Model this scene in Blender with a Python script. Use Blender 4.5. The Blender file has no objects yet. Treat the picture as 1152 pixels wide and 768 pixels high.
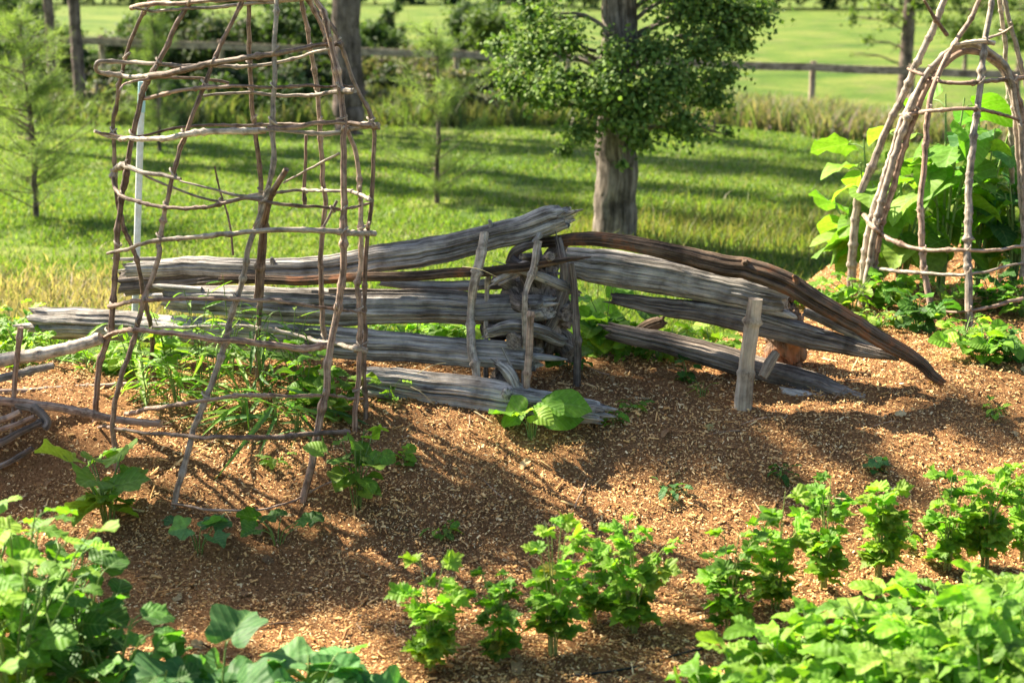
import bpy, math, random
import numpy as np
from mathutils import Vector
RNG = np.random.default_rng(11)
random.seed(11)
scn = bpy.context.scene
COL = scn.collection
# ------------------------------------------------------------------ camera model
FPX, CX, CY, HCAM = 1600.0, 576.0, 384.0, 2.0
PITCH = math.atan(404 / FPX)
cp, sp = math.cos(PITCH), math.sin(PITCH)
def ray(px, py):
    u, v = (px - CX) / FPX, (py - CY) / FPX
    return np.array([u, cp - v * sp, -sp - v * cp])
def P(px, py, Y):
    r = ray(px, py); k = Y / r[1]
    return np.array([r[0] * k, Y, HCAM + r[2] * k])
def pxm(px, py, Y):                      # metres per photo pixel at that place
    r = ray(px, py); return (Y / r[1]) / FPX
# ------------------------------------------------------------------ noise / terrain
def _h(ix, iy, seed):
    n = (ix.astype(np.int64) * 374761393 + iy.astype(np.int64) * 668265263 + seed * 1442695041) & 0x7fffffff
    n = ((n ^ (n >> 13)) * 1274126177) & 0x7fffffff
    return ((n ^ (n >> 16)) & 0xffff) / 65535.0
def vn(x, y, seed=0):
    x = np.asarray(x, float); y = np.asarray(y, float)
    ix, iy = np.floor(x), np.floor(y); fx, fy = x - ix, y - iy
    fx = fx * fx * (3 - 2 * fx); fy = fy * fy * (3 - 2 * fy)
    a, b = _h(ix, iy, seed), _h(ix + 1, iy, seed); c, d = _h(ix, iy + 1, seed), _h(ix + 1, iy + 1, seed)
    return (a + (b - a) * fx) * (1 - fy) + (c + (d - c) * fx) * fy
def fbm(x, y, seed=0, o=4):
    s, a = 0, .5
    for k in range(o):
        s = s + a * vn(x * 2 ** k, y * 2 ** k, seed + k); a *= .5
    return s
def ss(a, b, x):
    t = np.clip((np.asarray(x, float) - a) / (b - a), 0, 1); return t * t * (3 - 2 * t)
def back_edge(x): return 6.35 + 1.0 * ss(.9, 1.7, x)
def terrain(x, y):
    x = np.asarray(x, float); y = np.asarray(y, float)
    A = .38 + .06 * ss(.8, 1.8, x)
    be = back_edge(x)
    z = A * ss(4.25, 5.8, y) * (1 - ss(be, be + 1.2, y))
    z = z + .46 * np.exp(-((y - 8.35) / .42) ** 2) * ss(1.35, 2.2, x) * (1 - ss(4.5, 6, x))
    z = z - .12 * np.exp(-((x + 1.95) / .35) ** 2 - ((y - 4.95) / .3) ** 2)
    near = 1 - ss(8.8, 10, y)
    z = z + near * .05 * (fbm(x * 1.6, y * 1.6, 5) - .5)
    z = z - .38 * ss(0, 9, x) * ss(13, 24, y) + .05 * (fbm(x * .3, y * .3, 9) - .5) * ss(7, 12, y)
    z = z + .2 * ss(26, 80, y)
    return z
def TZ(x, y): return float(terrain(x, y))
def G(px, py):
    r = ray(px, py); prev = 2.4
    for k in range(4000):
        Y = 2.4 + k * .012 * (1 + k * .002)
        p = P(px, py, Y)
        if p[2] <= TZ(p[0], Y):
            a, b = prev, Y
            for _ in range(12):
                m = (a + b) / 2; q = P(px, py, m)
                if q[2] <= TZ(q[0], m): b = m
                else: a = m
            return P(px, py, b)
        prev = Y
    return P(px, py, 60)
# ------------------------------------------------------------------ mesh building
class MB:
    def __init__(s): s.v = []; s.f = []; s.n = 0; s.tint = []; s.wc = []
    def add(s, v, f, tint=None, wc=None):
        v = np.asarray(v, np.float32).reshape(-1, 3)
        s.v.append(v); s.f.append(np.asarray(f, np.int64) + s.n); s.n += len(v)
        t = np.ones((len(v), 4), np.float32)
        if tint is not None: t[:, :3] = tint
        s.tint.append(t)
        s.wc.append(np.zeros((len(v), 3), np.float32) if wc is None else np.asarray(wc, np.float32).reshape(-1, 3))
    def build(s, name, mat, parent=None, smooth=True, origin=None):
        v = np.concatenate(s.v)
        o = np.zeros(3, np.float32)
        if origin is not None: o = np.asarray(origin, np.float32); v = v - o
        me = bpy.data.meshes.new(name)
        me.vertices.add(len(v)); me.vertices.foreach_set('co', v.ravel())
        tot = []; idx = []
        for f in s.f:
            if len(f) == 0: continue
            tot.append(np.full(len(f), f.shape[1], np.int32)); idx.append(f.ravel())
        tot = np.concatenate(tot); idx = np.concatenate(idx).astype(np.int32)
        me.loops.add(len(idx)); me.loops.foreach_set('vertex_index', idx)
        me.polygons.add(len(tot))
        st = np.concatenate([[0], np.cumsum(tot)[:-1]]).astype(np.int32)
        me.polygons.foreach_set('loop_start', st)
        me.polygons.foreach_set('use_smooth', np.full(len(tot), smooth))
        a = me.attributes.new('tint', 'FLOAT_COLOR', 'POINT'); a.data.foreach_set('color', np.concatenate(s.tint).ravel())
        a = me.attributes.new('wc', 'FLOAT_VECTOR', 'POINT'); a.data.foreach_set('vector', np.concatenate(s.wc).ravel())
        me.update(calc_edges=True); me.validate()
        me.materials.append(mat)
        ob = bpy.data.objects.new(name, me); COL.objects.link(ob)
        if origin is not None and parent is None: ob.location = o.tolist()
        if parent is not None: ob.parent = parent
        return ob
def tag(o, label, cat, group=None, kind=None):
    if label: o['label'] = label
    if cat: o['category'] = cat
    if group: o['group'] = group
    if kind: o['kind'] = kind
    return o
def thing(name, label, cat, loc, group=None):
    o = bpy.data.objects.new(name, None); COL.objects.link(o); o.location = [float(c) for c in loc]
    o.empty_display_size = .1
    return tag(o, label, cat, group)
def put(mb, name, mat, root, smooth=True, label=None):      # world-space mesh under a thing
    ob = mb.build(name, mat, root, smooth, origin=np.array(root.location))
    if label: ob['label'] = label
    return ob
def catmull(pts, n):
    pts = np.asarray(pts, float)
    if len(pts) == 2: return pts[0] + (pts[1] - pts[0]) * np.linspace(0, 1, n)[:, None]
    L = np.concatenate([[0], np.cumsum(np.linalg.norm(np.diff(pts[:, :3], axis=0), axis=1))])
    t = np.linspace(0, L[-1], n); i = np.clip(np.searchsorted(L, t, 'right') - 1, 0, len(pts) - 2)
    u = ((t - L[i]) / np.maximum(L[i + 1] - L[i], 1e-9))[:, None]
    p0 = pts[np.maximum(i - 1, 0)]; p1 = pts[i]; p2 = pts[i + 1]; p3 = pts[np.minimum(i + 2, len(pts) - 1)]
    return .5 * (2 * p1 + (p2 - p0) * u + (2 * p0 - 5 * p1 + 4 * p2 - p3) * u ** 2 + (3 * p1 - p0 - 3 * p2 + p3) * u ** 3)
def tube(mb, pts, rad, seg=8, step=.03, wiggle=0, knots=0, tint=None, rough=None, rng=RNG, endjag=0, squash=1):
    """pts: list of 3D points, rad: radius per point. rough: function (theta,s,r)->radius factor"""
    pts = np.asarray(pts, float); rad = np.asarray(rad, float) * np.ones(len(pts))
    L = np.linalg.norm(np.diff(pts, axis=0), axis=1).sum()
    n = max(3, int(L / step) + 1)
    c = catmull(np.column_stack([pts, rad]), n); r = np.maximum(c[:, 3], .0006); c = c[:, :3].copy()
    s = np.concatenate([[0], np.cumsum(np.linalg.norm(np.diff(c, axis=0), axis=1))])
    if wiggle:
        off = rng.uniform(0, 100)
        for a in range(3):
            c[:, a] += wiggle * (vn(s * 7 + off, s * 0 + a * 3.3, 3) - .5) * 2 + wiggle * .5 * (vn(s * 22 + off, s * 0 + a * 7.3, 4) - .5) * 2
    if knots:
        for _ in range(max(1, int(L * knots))):
            k = rng.uniform(0, L); r = r * (1 + rng.uniform(.15, .5) * np.exp(-((s - k) / .008) ** 2))
    T = np.gradient(c, axis=0); T /= np.linalg.norm(T, axis=1)[:, None] + 1e-12
    up = np.array([0, 0, 1.]) if abs(T[0][2]) < .9 else np.array([1., 0, 0])
    A = np.zeros_like(T); a = np.cross(T[0], up); a /= np.linalg.norm(a)
    for i in range(n):
        a = a - T[i] * (a @ T[i]); a /= np.linalg.norm(a) + 1e-12; A[i] = a
    B = np.cross(T, A)
    th = np.linspace(0, 2 * math.pi, seg, endpoint=False)
    TH, S = np.meshgrid(th, s); R = r[:, None] * np.ones_like(TH)
    if rough is not None: R = R * rough(TH, S, r[:, None])
    V = c[:, None, :] + (A[:, None, :] * np.cos(TH)[..., None] + squash * B[:, None, :] * np.sin(TH)[..., None]) * R[..., None]
    if endjag:
        for e, sg in ((0, -1), (1, 1), (2, .6)):
            row = (0, n - 1, n - 2)[e]
            j = (vn(th * 3 + 5, th * 0 + e, 8) - .4) * endjag
            V[row] += sg * T[row] * j[:, None]
    W = np.stack([np.cos(TH) * R, np.sin(TH) * R, S], -1)
    W = W + rng.uniform(0, 50)
    i = np.arange(n - 1)[:, None] * seg; j = np.arange(seg)[None]; j2 = (j + 1) % seg
    F = np.stack([i + j, i + j2, i + seg + j2, i + seg + j], -1).reshape(-1, 4)
    mb.add(V, F, tint, W)
    # caps
    for row, flip in ((0, 1), (n - 1, 0)):
        ring = V[row]; ctr = ring.mean(0)
        inner = ctr + (ring - ctr) * .55 + (T[row] * (-.25 if flip else .25)) * r[row] * (-.4)
        vv = np.vstack([ring, inner, ctr + T[row] * 0])
        w = W[row]; w2 = w.copy(); w2[:, :2] = w2[:, :2] * .55 + w2[:, :2].mean(0) * .45
        ww = np.vstack([w, w2, w.mean(0)])
        k = np.arange(seg); k2 = (k + 1) % seg
        q = np.stack([k, k2, k2 + seg, k + seg], -1); tr = np.stack([k + seg, k2 + seg, np.full(seg, 2 * seg)], -1)
        if not flip: pass
        else: q = q[:, ::-1]; tr = tr[:, ::-1]
        q = q[:, ::-1]; tr = tr[:, ::-1]
        mb.add(vv, q, tint, ww)
        mb.f.append(tr + (mb.n - len(vv)))
    return c
# ------------------------------------------------------------------ materials
def mat_new(name):
    m = bpy.data.materials.new(name); m.use_nodes = True
    nt = m.node_tree; nt.nodes.clear()
    out = nt.nodes.new('ShaderNodeOutputMaterial')
    return m, nt, out
def N(nt, t, **kw):
    n = nt.nodes.new(t)
    for k, v in kw.items():
        if k.startswith('i_'): n.inputs[k[2:].replace('_', ' ')].default_value = v
        else: setattr(n, k, v)
    return n
def ramp(nt, stops, fac):
    r = nt.nodes.new('ShaderNodeValToRGB'); e = r.color_ramp.elements
    while len(e) < len(stops): e.new(.5)
    for k, (p, c) in enumerate(stops):
        e[k].position = p; e[k].color = (*c, 1) if len(c) == 3 else c
    nt.links.new(fac, r.inputs[0]); return r.outputs[0]
def mix(nt, a, b, fac, mode='MIX'):
    m = nt.nodes.new('ShaderNodeMix'); m.data_type = 'RGBA'; m.blend_type = mode
    for s, v in ((m.inputs[0], fac), (m.inputs[6], a), (m.inputs[7], b)):
        if hasattr(v, 'is_linked'): nt.links.new(v, s)
        elif isinstance(v, (int, float)): s.default_value = v
        else: s.default_value = (*v, 1)
    return m.outputs[2]
def noise(nt, vec, scale, detail=4, rough=.55, mapscale=None):
    if mapscale is not None:
        mp = nt.nodes.new('ShaderNodeMapping'); mp.inputs['Scale'].default_value = mapscale; nt.links.new(vec, mp.inputs[0]); vec = mp.outputs[0]
    n = nt.nodes.new('ShaderNodeTexNoise'); n.inputs['Scale'].default_value = scale; n.inputs['Detail'].default_value = detail
    n.inputs['Roughness'].default_value = rough
    nt.links.new(vec, n.inputs['Vector']); return n.outputs[0]
def bump(nt, h, strength, dist):
    b = nt.nodes.new('ShaderNodeBump'); b.inputs['Strength'].default_value = strength; b.inputs['Distance'].default_value = dist
    nt.links.new(h, b.inputs['Height']); return b.outputs[0]
def attr(nt, name):
    a = nt.nodes.new('ShaderNodeAttribute'); a.attribute_name = name; return a
def wood_mat(name, dark, mid, light, grain=1., gloss=.8, bumpd=.004, warm=None, blot=7):
    m, nt, out = mat_new(name)
    wc = attr(nt, 'wc').outputs['Vector']
    g1 = noise(nt, wc, 1, 6, .7, (170 * grain, 170 * grain, 4))
    g2 = noise(nt, wc, 1, 3, .6, (48 * grain, 48 * grain, 1.6))
    g3 = noise(nt, wc, 1, 4, .65, (blot, blot, blot))
    c = ramp(nt, [(.38, dark), (.48, mid), (.62, light)], g1)
    c2 = ramp(nt, [(.40, dark), (.49, mid), (.60, light)], g2)
    c = mix(nt, c, c2, .45)
    if warm is not None:
        f = ramp(nt, [(.52, (0, 0, 0)), (.62, (.8, .8, .8))], g3)
        c = mix(nt, c, warm, f)
    v = ramp(nt, [(.36, (.5, .48, .46)), (.5, (1, 1, 1)), (.64, (1.35, 1.33, 1.3))], g3)
    c = mix(nt, c, v, 1., 'MULTIPLY')
    c = mix(nt, c, attr(nt, 'tint').outputs['Color'], 1., 'MULTIPLY')
    b = N(nt, 'ShaderNodeBsdfPrincipled'); b.inputs['Roughness'].default_value = gloss
    b.inputs['Specular IOR Level'].default_value = .25
    nt.links.new(c, b.inputs['Base Color'])
    add = nt.nodes.new('ShaderNodeMath'); add.operation = 'ADD'; nt.links.new(g1, add.inputs[0]); nt.links.new(g2, add.inputs[1])
    nt.links.new(bump(nt, add.outputs[0], 1, bumpd * 1.6), b.inputs['Normal'])
    nt.links.new(b.outputs[0], out.inputs[0]); return m
def leaf_mat(name, trans=.35, gloss=.45, vein=.25, spec=.4):
    m, nt, out = mat_new(name)
    t = attr(nt, 'tint').outputs['Color']; wc = attr(nt, 'wc').outputs['Vector']
    sx = nt.nodes.new('ShaderNodeSeparateXYZ'); nt.links.new(wc, sx.inputs[0])
    ab = N(nt, 'ShaderNodeMath', operation='ABSOLUTE'); nt.links.new(sx.outputs[0], ab.inputs[0])
    rib = ramp(nt, [(0, (1, 1, 1)), (.035, (0, 0, 0))], ab.outputs[0])
    # side veins: sin((y - .7|x|)*k)
    ml = N(nt, 'ShaderNodeMath', operation='MULTIPLY_ADD'); nt.links.new(ab.outputs[0], ml.inputs[0]); ml.inputs[1].default_value = -.8; nt.links.new(sx.outputs[1], ml.inputs[2])
    m2 = N(nt, 'ShaderNodeMath', operation='MULTIPLY'); nt.links.new(ml.outputs[0], m2.inputs[0]); m2.inputs[1].default_value = 36
    sn = N(nt, 'ShaderNodeMath', operation='SINE'); nt.links.new(m2.outputs[0], sn.inputs[0])
    sv = ramp(nt, [(.80, (0, 0, 0)), (1, (.7, .7, .7))], sn.outputs[0])
    vv = mix(nt, rib, sv, 1., 'ADD')
    vf = N(nt, 'ShaderNodeMath', operation='MULTIPLY'); nt.links.new(vv, vf.inputs[0]); vf.inputs[1].default_value = vein
    lighter = mix(nt, t, (.35, .5, .2), .6)
    geo = nt.nodes.new('ShaderNodeNewGeometry')
    nz = noise(nt, geo.outputs['Position'], 60, 3, .6)
    c = mix(nt, t, lighter, vf.outputs[0])
    c = mix(nt, c, ramp(nt, [(.3, (.75, .75, .75)), (.7, (1.2, 1.2, 1.2))], nz), 1., 'MULTIPLY')
    b = N(nt, 'ShaderNodeBsdfPrincipled'); b.inputs['Roughness'].default_value = gloss; b.inputs['Specular IOR Level'].default_value = spec
    nt.links.new(c, b.inputs['Base Color'])
    nt.links.new(bump(nt, sn.outputs[0], .35, .002), b.inputs['Normal'])
    tr = N(nt, 'ShaderNodeBsdfTranslucent')
    tc = mix(nt, c, (1.5, 1.75, .55), 1., 'MULTIPLY'); tc = mix(nt, tc, tc, 0)
    nt.links.new(tc, tr.inputs[0])
    ms = N(nt, 'ShaderNodeMixShader'); ms.inputs[0].default_value = trans
    nt.links.new(b.outputs[0], ms.inputs[1]); nt.links.new(tr.outputs[0], ms.inputs[2])
    nt.links.new(ms.outputs[0], out.inputs[0]); return m
def tint_mat(name, rough=.8, trans=0, bscale=0, bd=.002, spec=.2):
    m, nt, out = mat_new(name)
    t = attr(nt, 'tint').outputs['Color']; geo = nt.nodes.new('ShaderNodeNewGeometry')
    nz = noise(nt, geo.outputs['Position'], 90, 3, .6)
    c = mix(nt, t, ramp(nt, [(.3, (.7, .7, .7)), (.7, (1.25, 1.25, 1.25))], nz), 1., 'MULTIPLY')
    b = N(nt, 'ShaderNodeBsdfPrincipled'); b.inputs['Roughness'].default_value = rough; b.inputs['Specular IOR Level'].default_value = spec
    nt.links.new(c, b.inputs['Base Color'])
    sh = b.outputs[0]
    if trans:
        tr = N(nt, 'ShaderNodeBsdfTranslucent'); tc = mix(nt, c, (1.4, 1.55, .6), 1., 'MULTIPLY'); nt.links.new(tc, tr.inputs[0])
        ms = N(nt, 'ShaderNodeMixShader'); ms.inputs[0].default_value = trans
        nt.links.new(b.outputs[0], ms.inputs[1]); nt.links.new(tr.outputs[0], ms.inputs[2]); sh = ms.outputs[0]
    nt.links.new(sh, out.inputs[0]); return m
M = {}
M['log_grey'] = wood_mat('weathered_grey_wood', (.045, .036, .03), (.34, .305, .27), (.66, .61, .55), 1, .85, .006)
M['log_brown'] = wood_mat('weathered_brown_wood', (.035, .024, .017), (.20, .16, .13), (.42, .35, .29), 1, .85, .007)
M['log_rust'] = wood_mat('barky_wood', (.03, .018, .012), (.13, .085, .055), (.27, .19, .13), .8, .9, .008, warm=(.24, .10, .045))
M['post_tan'] = wood_mat('peeled_post_wood', (.20, .145, .10), (.42, .335, .25), (.55, .46, .36), .5, .8, .003)
M['stick'] = wood_mat('stick_bark', (.10, .05, .035), (.29, .185, .13), (.50, .38, .29), 1.2, .6, .003, blot=24)
M['stick_pale'] = wood_mat('pale_stick_bark', (.20, .15, .11), (.40, .32, .25), (.62, .54, .44), 1.2, .6, .003, blot=24)
M['bark'] = wood_mat('tree_bark', (.05, .04, .032), (.19, .155, .125), (.36, .31, .26), .35, .95, .02)
M['bark_far'] = wood_mat('pine_bark', (.05, .035, .028), (.15, .11, .09), (.26, .20, .17), .2, .95, .01)
M['fence'] = wood_mat('fence_wood', (.14, .105, .08), (.32, .25, .185), (.44, .36, .27), .4, .9, .004)
M['leaf'] = leaf_mat('garden_leaf', .42, .55, .22, .25)
M['leaf_big'] = leaf_mat('broad_leaf', .40, .58, .42, .25)
M['tree_leaf'] = tint_mat('tree_leaf', .62, .3, spec=.2)
M['grass'] = tint_mat('grass_blade', .55, .4, spec=.25)
M['stem'] = tint_mat('green_stem', .5, 0, spec=.3)
M['chip'] = tint_mat('wood_chip', .8, 0, spec=.2)
M['dead'] = tint_mat('dead_leaf', .8, .15, spec=.2)
def plastic_mat():
    m, nt, out = mat_new('pipe_plastic'); geo = nt.nodes.new('ShaderNodeNewGeometry')
    nz = noise(nt, geo.outputs['Position'], 25, 4, .6)
    c = mix(nt, attr(nt, 'tint').outputs['Color'], ramp(nt, [(.35, (.78, .76, .7)), (.6, (1, 1, 1))], nz), 1., 'MULTIPLY')
    b = N(nt, 'ShaderNodeBsdfPrincipled'); b.inputs['Roughness'].default_value = .4; nt.links.new(c, b.inputs['Base Color'])
    nt.links.new(b.outputs[0], out.inputs[0]); return m
M['plastic'] = plastic_mat()
def lawn_mat():
    m, nt, out = mat_new('lawn_grass'); geo = nt.nodes.new('ShaderNodeNewGeometry'); p = geo.outputs['Position']
    n1 = noise(nt, p, .35, 5, .6); n2 = noise(nt, p, 6, 5, .7); n3 = noise(nt, p, 40, 3, .7)
    c = ramp(nt, [(.36, (.06, .12, .02)), (.48, (.10, .17, .028)), (.60, (.17, .215, .05))], n1)
    d = ramp(nt, [(.3, (.6, .65, .6)), (.6, (1.15, 1.1, 1))], n2)
    c = mix(nt, c, d, 1., 'MULTIPLY')
    c = mix(nt, c, ramp(nt, [(.3, (.6, .62, .6)), (.65, (1.2, 1.15, 1.1))], n3), 1., 'MULTIPLY')
    dry = ramp(nt, [(.56, (0, 0, 0)), (.7, (.7, .7, .7))], noise(nt, p, .8, 4, .6))
    c = mix(nt, c, (.20, .16, .08), dry)
    b = N(nt, 'ShaderNodeBsdfPrincipled'); b.inputs['Roughness'].default_value = .9; b.inputs['Specular IOR Level'].default_value = .1
    nt.links.new(c, b.inputs['Base Color']); nt.links.new(bump(nt, n3, 1, .03), b.inputs['Normal'])
    nt.links.new(b.outputs[0], out.inputs[0]); return m
M['lawn'] = lawn_mat()
def soil_mat():
    m, nt, out = mat_new('mulch_soil'); geo = nt.nodes.new('ShaderNodeNewGeometry'); p = geo.outputs['Position']
    n1 = noise(nt, p, 3, 5, .65); n2 = noise(nt, p, 90, 4, .8); n3 = noise(nt, p, 260, 2, .8)
    c = ramp(nt, [(.3, (.12, .055, .024)), (.5, (.32, .165, .07)), (.7, (.50, .29, .14))], n2)
    c = mix(nt, c, ramp(nt, [(.3, (.7, .68, .66)), (.7, (1.25, 1.2, 1.15))], n1), 1., 'MULTIPLY')
    b = N(nt, 'ShaderNodeBsdfPrincipled'); b.inputs['Roughness'].default_value = .95; b.inputs['Specular IOR Level'].default_value = .1
    nt.links.new(c, b.inputs['Base Color'])
    ad = N(nt, 'ShaderNodeMath', operation='ADD'); nt.links.new(n2, ad.inputs[0]); nt.links.new(n3, ad.inputs[1])
    nt.links.new(bump(nt, ad.outputs[0], 1, .012), b.inputs['Normal'])
    nt.links.new(b.outputs[0], out.inputs[0]); return m
M['soil'] = soil_mat()
# ------------------------------------------------------------------ ground
def sheet(xs, ys, zf, name, mat):
    X, Y = np.meshgrid(xs, ys); Z = zf(X, Y)
    mb = MB(); n = len(xs); i = np.arange(len(ys) - 1)[:, None] * n; j = np.arange(n - 1)[None]
    F = np.stack([i + j, i + j + 1, i + n + j + 1, i + n + j], -1).reshape(-1, 4)
    mb.add(np.stack([X, Y, Z], -1), F); return mb.build(name, mat)
def bed_edge(x, y):      # >0 outside the mulch
    by = 6.25 + .45 * ss(-.6, .3, x) + 2.2 * ss(1.1, 1.8, x) + .5 * (fbm(x * 1.3, x * 0 + 3, 21) - .5)
    return (y - by)
def grad(a, b, h0, g):
    o = [a]; h = h0
    while o[-1] < b: o.append(o[-1] + h); h *= g
    return np.array(o)
xs = grad(0, 160, .12, 1.045); xs = np.concatenate([-xs[:0:-1], xs])
ys = np.concatenate([[-40, -20, -8, -3, 0], np.arange(1.5, 9.5, .1), 9.5 + grad(0, 500, .12, 1.04)])
lawn = sheet(xs, ys, lambda x, y: terrain(x, y) - .07 * (1 - ss(-.25, .05, bed_edge(x, y))) * ss(-5, -4, x) * (1 - ss(5, 6, x)) - .02, 'lawn', M['lawn'])
tag(lawn, 'bright green mown lawn and field stretching back to the woods', 'lawn', kind='structure')
def bedz(x, y):
    e = bed_edge(x, y)
    n = .022 * (fbm(x * 9, y * 9, 31) - .5) + .012 * (fbm(x * 40, y * 40, 35, 3) - .5) + .014 * (vn(x * 22, y * 22, 77) - .5)
    return terrain(x, y) + n - .16 * ss(-.1, .12, e) - .2 * (ss(4.6, 4.9, x) + 1 - ss(-4.3, -4, x))
bed = sheet(np.arange(-4.3, 4.9, .022), np.arange(1.6, 9.3, .022), bedz, 'mulch_bed', M['soil'])
tag(bed, 'raised garden bed of brown soil covered with mulch', 'garden bed', kind='structure')
# wood chips
def in_view(x, y, pad=1.12):
    return np.abs(x) < (y * .36 * pad + .25)
def chips(n, name, label, lo, hi, thin=1., flat=False):
    y = 3.0 + 5.8 * RNG.random(n * 2) ** 1.35; x = RNG.uniform(-3.4, 3.6, n * 2)
    k = in_view(x, y) & (bed_edge(x, y) < .05) & (fbm(x * 2.3, y * 3.1, 91) + .35 * RNG.random(n * 2) > .42); x, y = x[k][:n], y[k][:n]; n = len(x)
    z = bedz(x, y) + RNG.uniform(.001, .012, n)
    e = .01; nx = -(terrain(x + e, y) - terrain(x - e, y)) / (2 * e); ny = -(terrain(x, y + e) - terrain(x, y - e)) / (2 * e)
    nr = np.stack([nx, ny, np.ones(n)], -1) + RNG.normal(0, .34, (n, 3)); nr /= np.linalg.norm(nr, axis=1)[:, None]
    a = RNG.uniform(0, 2 * math.pi, n); t = np.stack([np.cos(a), np.sin(a), RNG.normal(0, .25, n)], -1)
    t -= nr * (t * nr).sum(1)[:, None]; t /= np.linalg.norm(t, axis=1)[:, None]; s = np.cross(nr, t)
    L = RNG.uniform(lo, hi, n) * RNG.choice([.6, 1, 1.5], n, p=[.5, .4, .1]); W = L * RNG.uniform(.14, .5, n) * thin; H = RNG.uniform(.0012, .003, n)
    c = np.stack([x, y, z], -1)
    V = np.stack([c - t * L[:, None] - s * W[:, None] * .6, c + t * L[:, None] * .8 - s * W[:, None], c + t * L[:, None] + s * W[:, None] * .5, c - t * L[:, None] * .9 + s * W[:, None]], 1)
    nv = 4 if flat else 8
    if not flat: V = np.concatenate([V, V - nr[:, None] * H[:, None, None] * 2], 1)
    b = np.arange(n)[:, None] * nv
    F = np.concatenate([b + np.array(q) for q in ([0, 1, 2, 3],)]) if flat else np.concatenate([b + np.array(q) for q in ([0, 1, 2, 3], [0, 4, 5, 1], [1, 5, 6, 2], [2, 6, 7, 3], [3, 7, 4, 0])])
    pal = np.array([[.82, .53, .23], [.72, .42, .16], [.55, .28, .10], [.30, .145, .055], [.88, .66, .36], [.62, .31, .11], [.12, .06, .03]])
    ci = RNG.choice(7, n, p=[.25, .24, .17, .12, .09, .09, .04]); col = pal[ci] * RNG.uniform(.8, 1.2, (n, 1)) * (.6 + .75 * fbm(x * 1.7 + 9, y * 2.6, 94))[:, None]
    mb = MB(); mb.add(V, F, np.repeat(col, nv, 0)); o = mb.build(name, M['chip'], smooth=False)
    tag(o, label, 'mulch', kind='stuff')
chips(360000, 'wood_chip_mulch', 'fine tan and brown wood chip mulch strewn over the garden bed', .002, .006, 1.2, flat=True)
chips(26000, 'coarse_wood_chips', 'larger pale wood chips mixed into the mulch of the bed', .004, .010)
chips(1800, 'bark_shreds', 'loose longer shreds of bark scattered on the mulch', .014, .034, .35)
def litter(n):
    y = RNG.uniform(3.2, 7.2, n); x = RNG.uniform(-2.8, 3.2, n); k = in_view(x, y) & (bed_edge(x, y) < 0); x, y = x[k], y[k]; mb = MB()
    pal = np.array([(.40, .25, .12), (.30, .17, .08), (.50, .38, .2), (.2, .12, .06), (.36, .30, .12)])
    for a, b in zip(x, y):
        t = RNG.uniform(0, 6.28); place(mb, 'oval' if RNG.random() < .6 else 'lance', (a, b, float(bedz(a, b)) + .008), (math.cos(t), math.sin(t), RNG.normal(0, .15)), unit(np.array([0, -.2, 1]) + RNG.normal(0, .3, 3)), RNG.uniform(.025, .06), pal[RNG.integers(0, 5)] * RNG.uniform(.7, 1.2), RNG)
    tag(mb.build('leaf_litter', M['dead']), 'dry curled dead leaves scattered over the mulch', 'dead leaves', kind='stuff')
    mb = MB()
    for _ in range(90):
        a, b = RNG.uniform(-2.4, 3), RNG.uniform(3.6, 6.4); t = RNG.uniform(0, 6.28); L = RNG.uniform(.05, .16); d = np.array([math.cos(t), math.sin(t)]) * L / 2
        if abs(a) > b * .38: continue
        p = [np.array([a + d[0] * q, b + d[1] * q, float(bedz(a + d[0] * q, b + d[1] * q)) + .008]) for q in (-1, 0, 1)]
        tube(mb, p, [.003, .0028, .0012], 6, .02, wiggle=.006, tint=np.array((.30, .20, .13)) * RNG.uniform(.5, 1.4))
    tag(mb.build('twig_litter', M['chip']), 'thin broken twigs scattered over the mulch', 'twigs', kind='stuff')
# grass blades
def blades(n, x, y, hlo, hhi, wfac, cols, name, label, cat='grass', z=None, lean=.45):
    h = RNG.uniform(hlo, hhi, n); w = wfac * (.5 + RNG.random(n)) * np.maximum(y, 5) / 7
    a = RNG.uniform(0, 2 * math.pi, n); s = np.stack([np.cos(a), np.sin(a), np.zeros(n)], -1) * w[:, None]
    zz = terrain(x, y) - .03 if z is None else z
    b = np.stack([x, y, zz], -1)
    l = RNG.normal(0, lean, (n, 2)) * h[:, None]
    mid = b + np.stack([l[:, 0] * .35, l[:, 1] * .35, h * .6], -1); tip = b + np.stack([l[:, 0], l[:, 1], h], -1)
    V = np.stack([b - s, b + s, mid + s * .7, mid - s * .7, tip], 1); bb = np.arange(n)[:, None] * 5
    cols = np.asarray(cols); c = cols[RNG.integers(0, len(cols), n)] * RNG.uniform(.55, .95, (n, 1))
    mb = MB(); mb.add(V, bb + np.array([0, 1, 2, 3]), np.repeat(c, 5, 0)); mb.f.append(bb + np.array([3, 2, 4]))
    o = mb.build(name, M['grass']); tag(o, label, cat, kind='stuff'); return o
n = 330000
y = 6.6 / (1 - RNG.random(n) * .74); x = RNG.uniform(-1, 1, n) * (y * .46 + .9)
k = (bed_edge(x, y) > -.02) & ~((vn(x * 1.2, y * 1.2, 4) > .8) & (RNG.random(n) < .7))
x, y = x[k], y[k]
GR = [(.175, .275, .045), (.215, .315, .05), (.135, .235, .04), (.23, .33, .065), (.30, .31, .11)]
blades(len(x), x, y, .02, .06, .004, GR, 'lawn_grass', 'short yellow green grass blades covering the lawn')
# dry strip on the left and tufts behind the bed
n = 9000; x = RNG.uniform(-4.2, -1.6, n); y = RNG.normal(9.0, .5, n)
k = in_view(x, y); x, y = x[k], y[k]
blades(len(x), x, y, .04, .13, .004, [(.52, .40, .27), (.46, .35, .23), (.36, .34, .15)], 'dry_grass', 'dry tan grass strip on the lawn behind the left logs')
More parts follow.
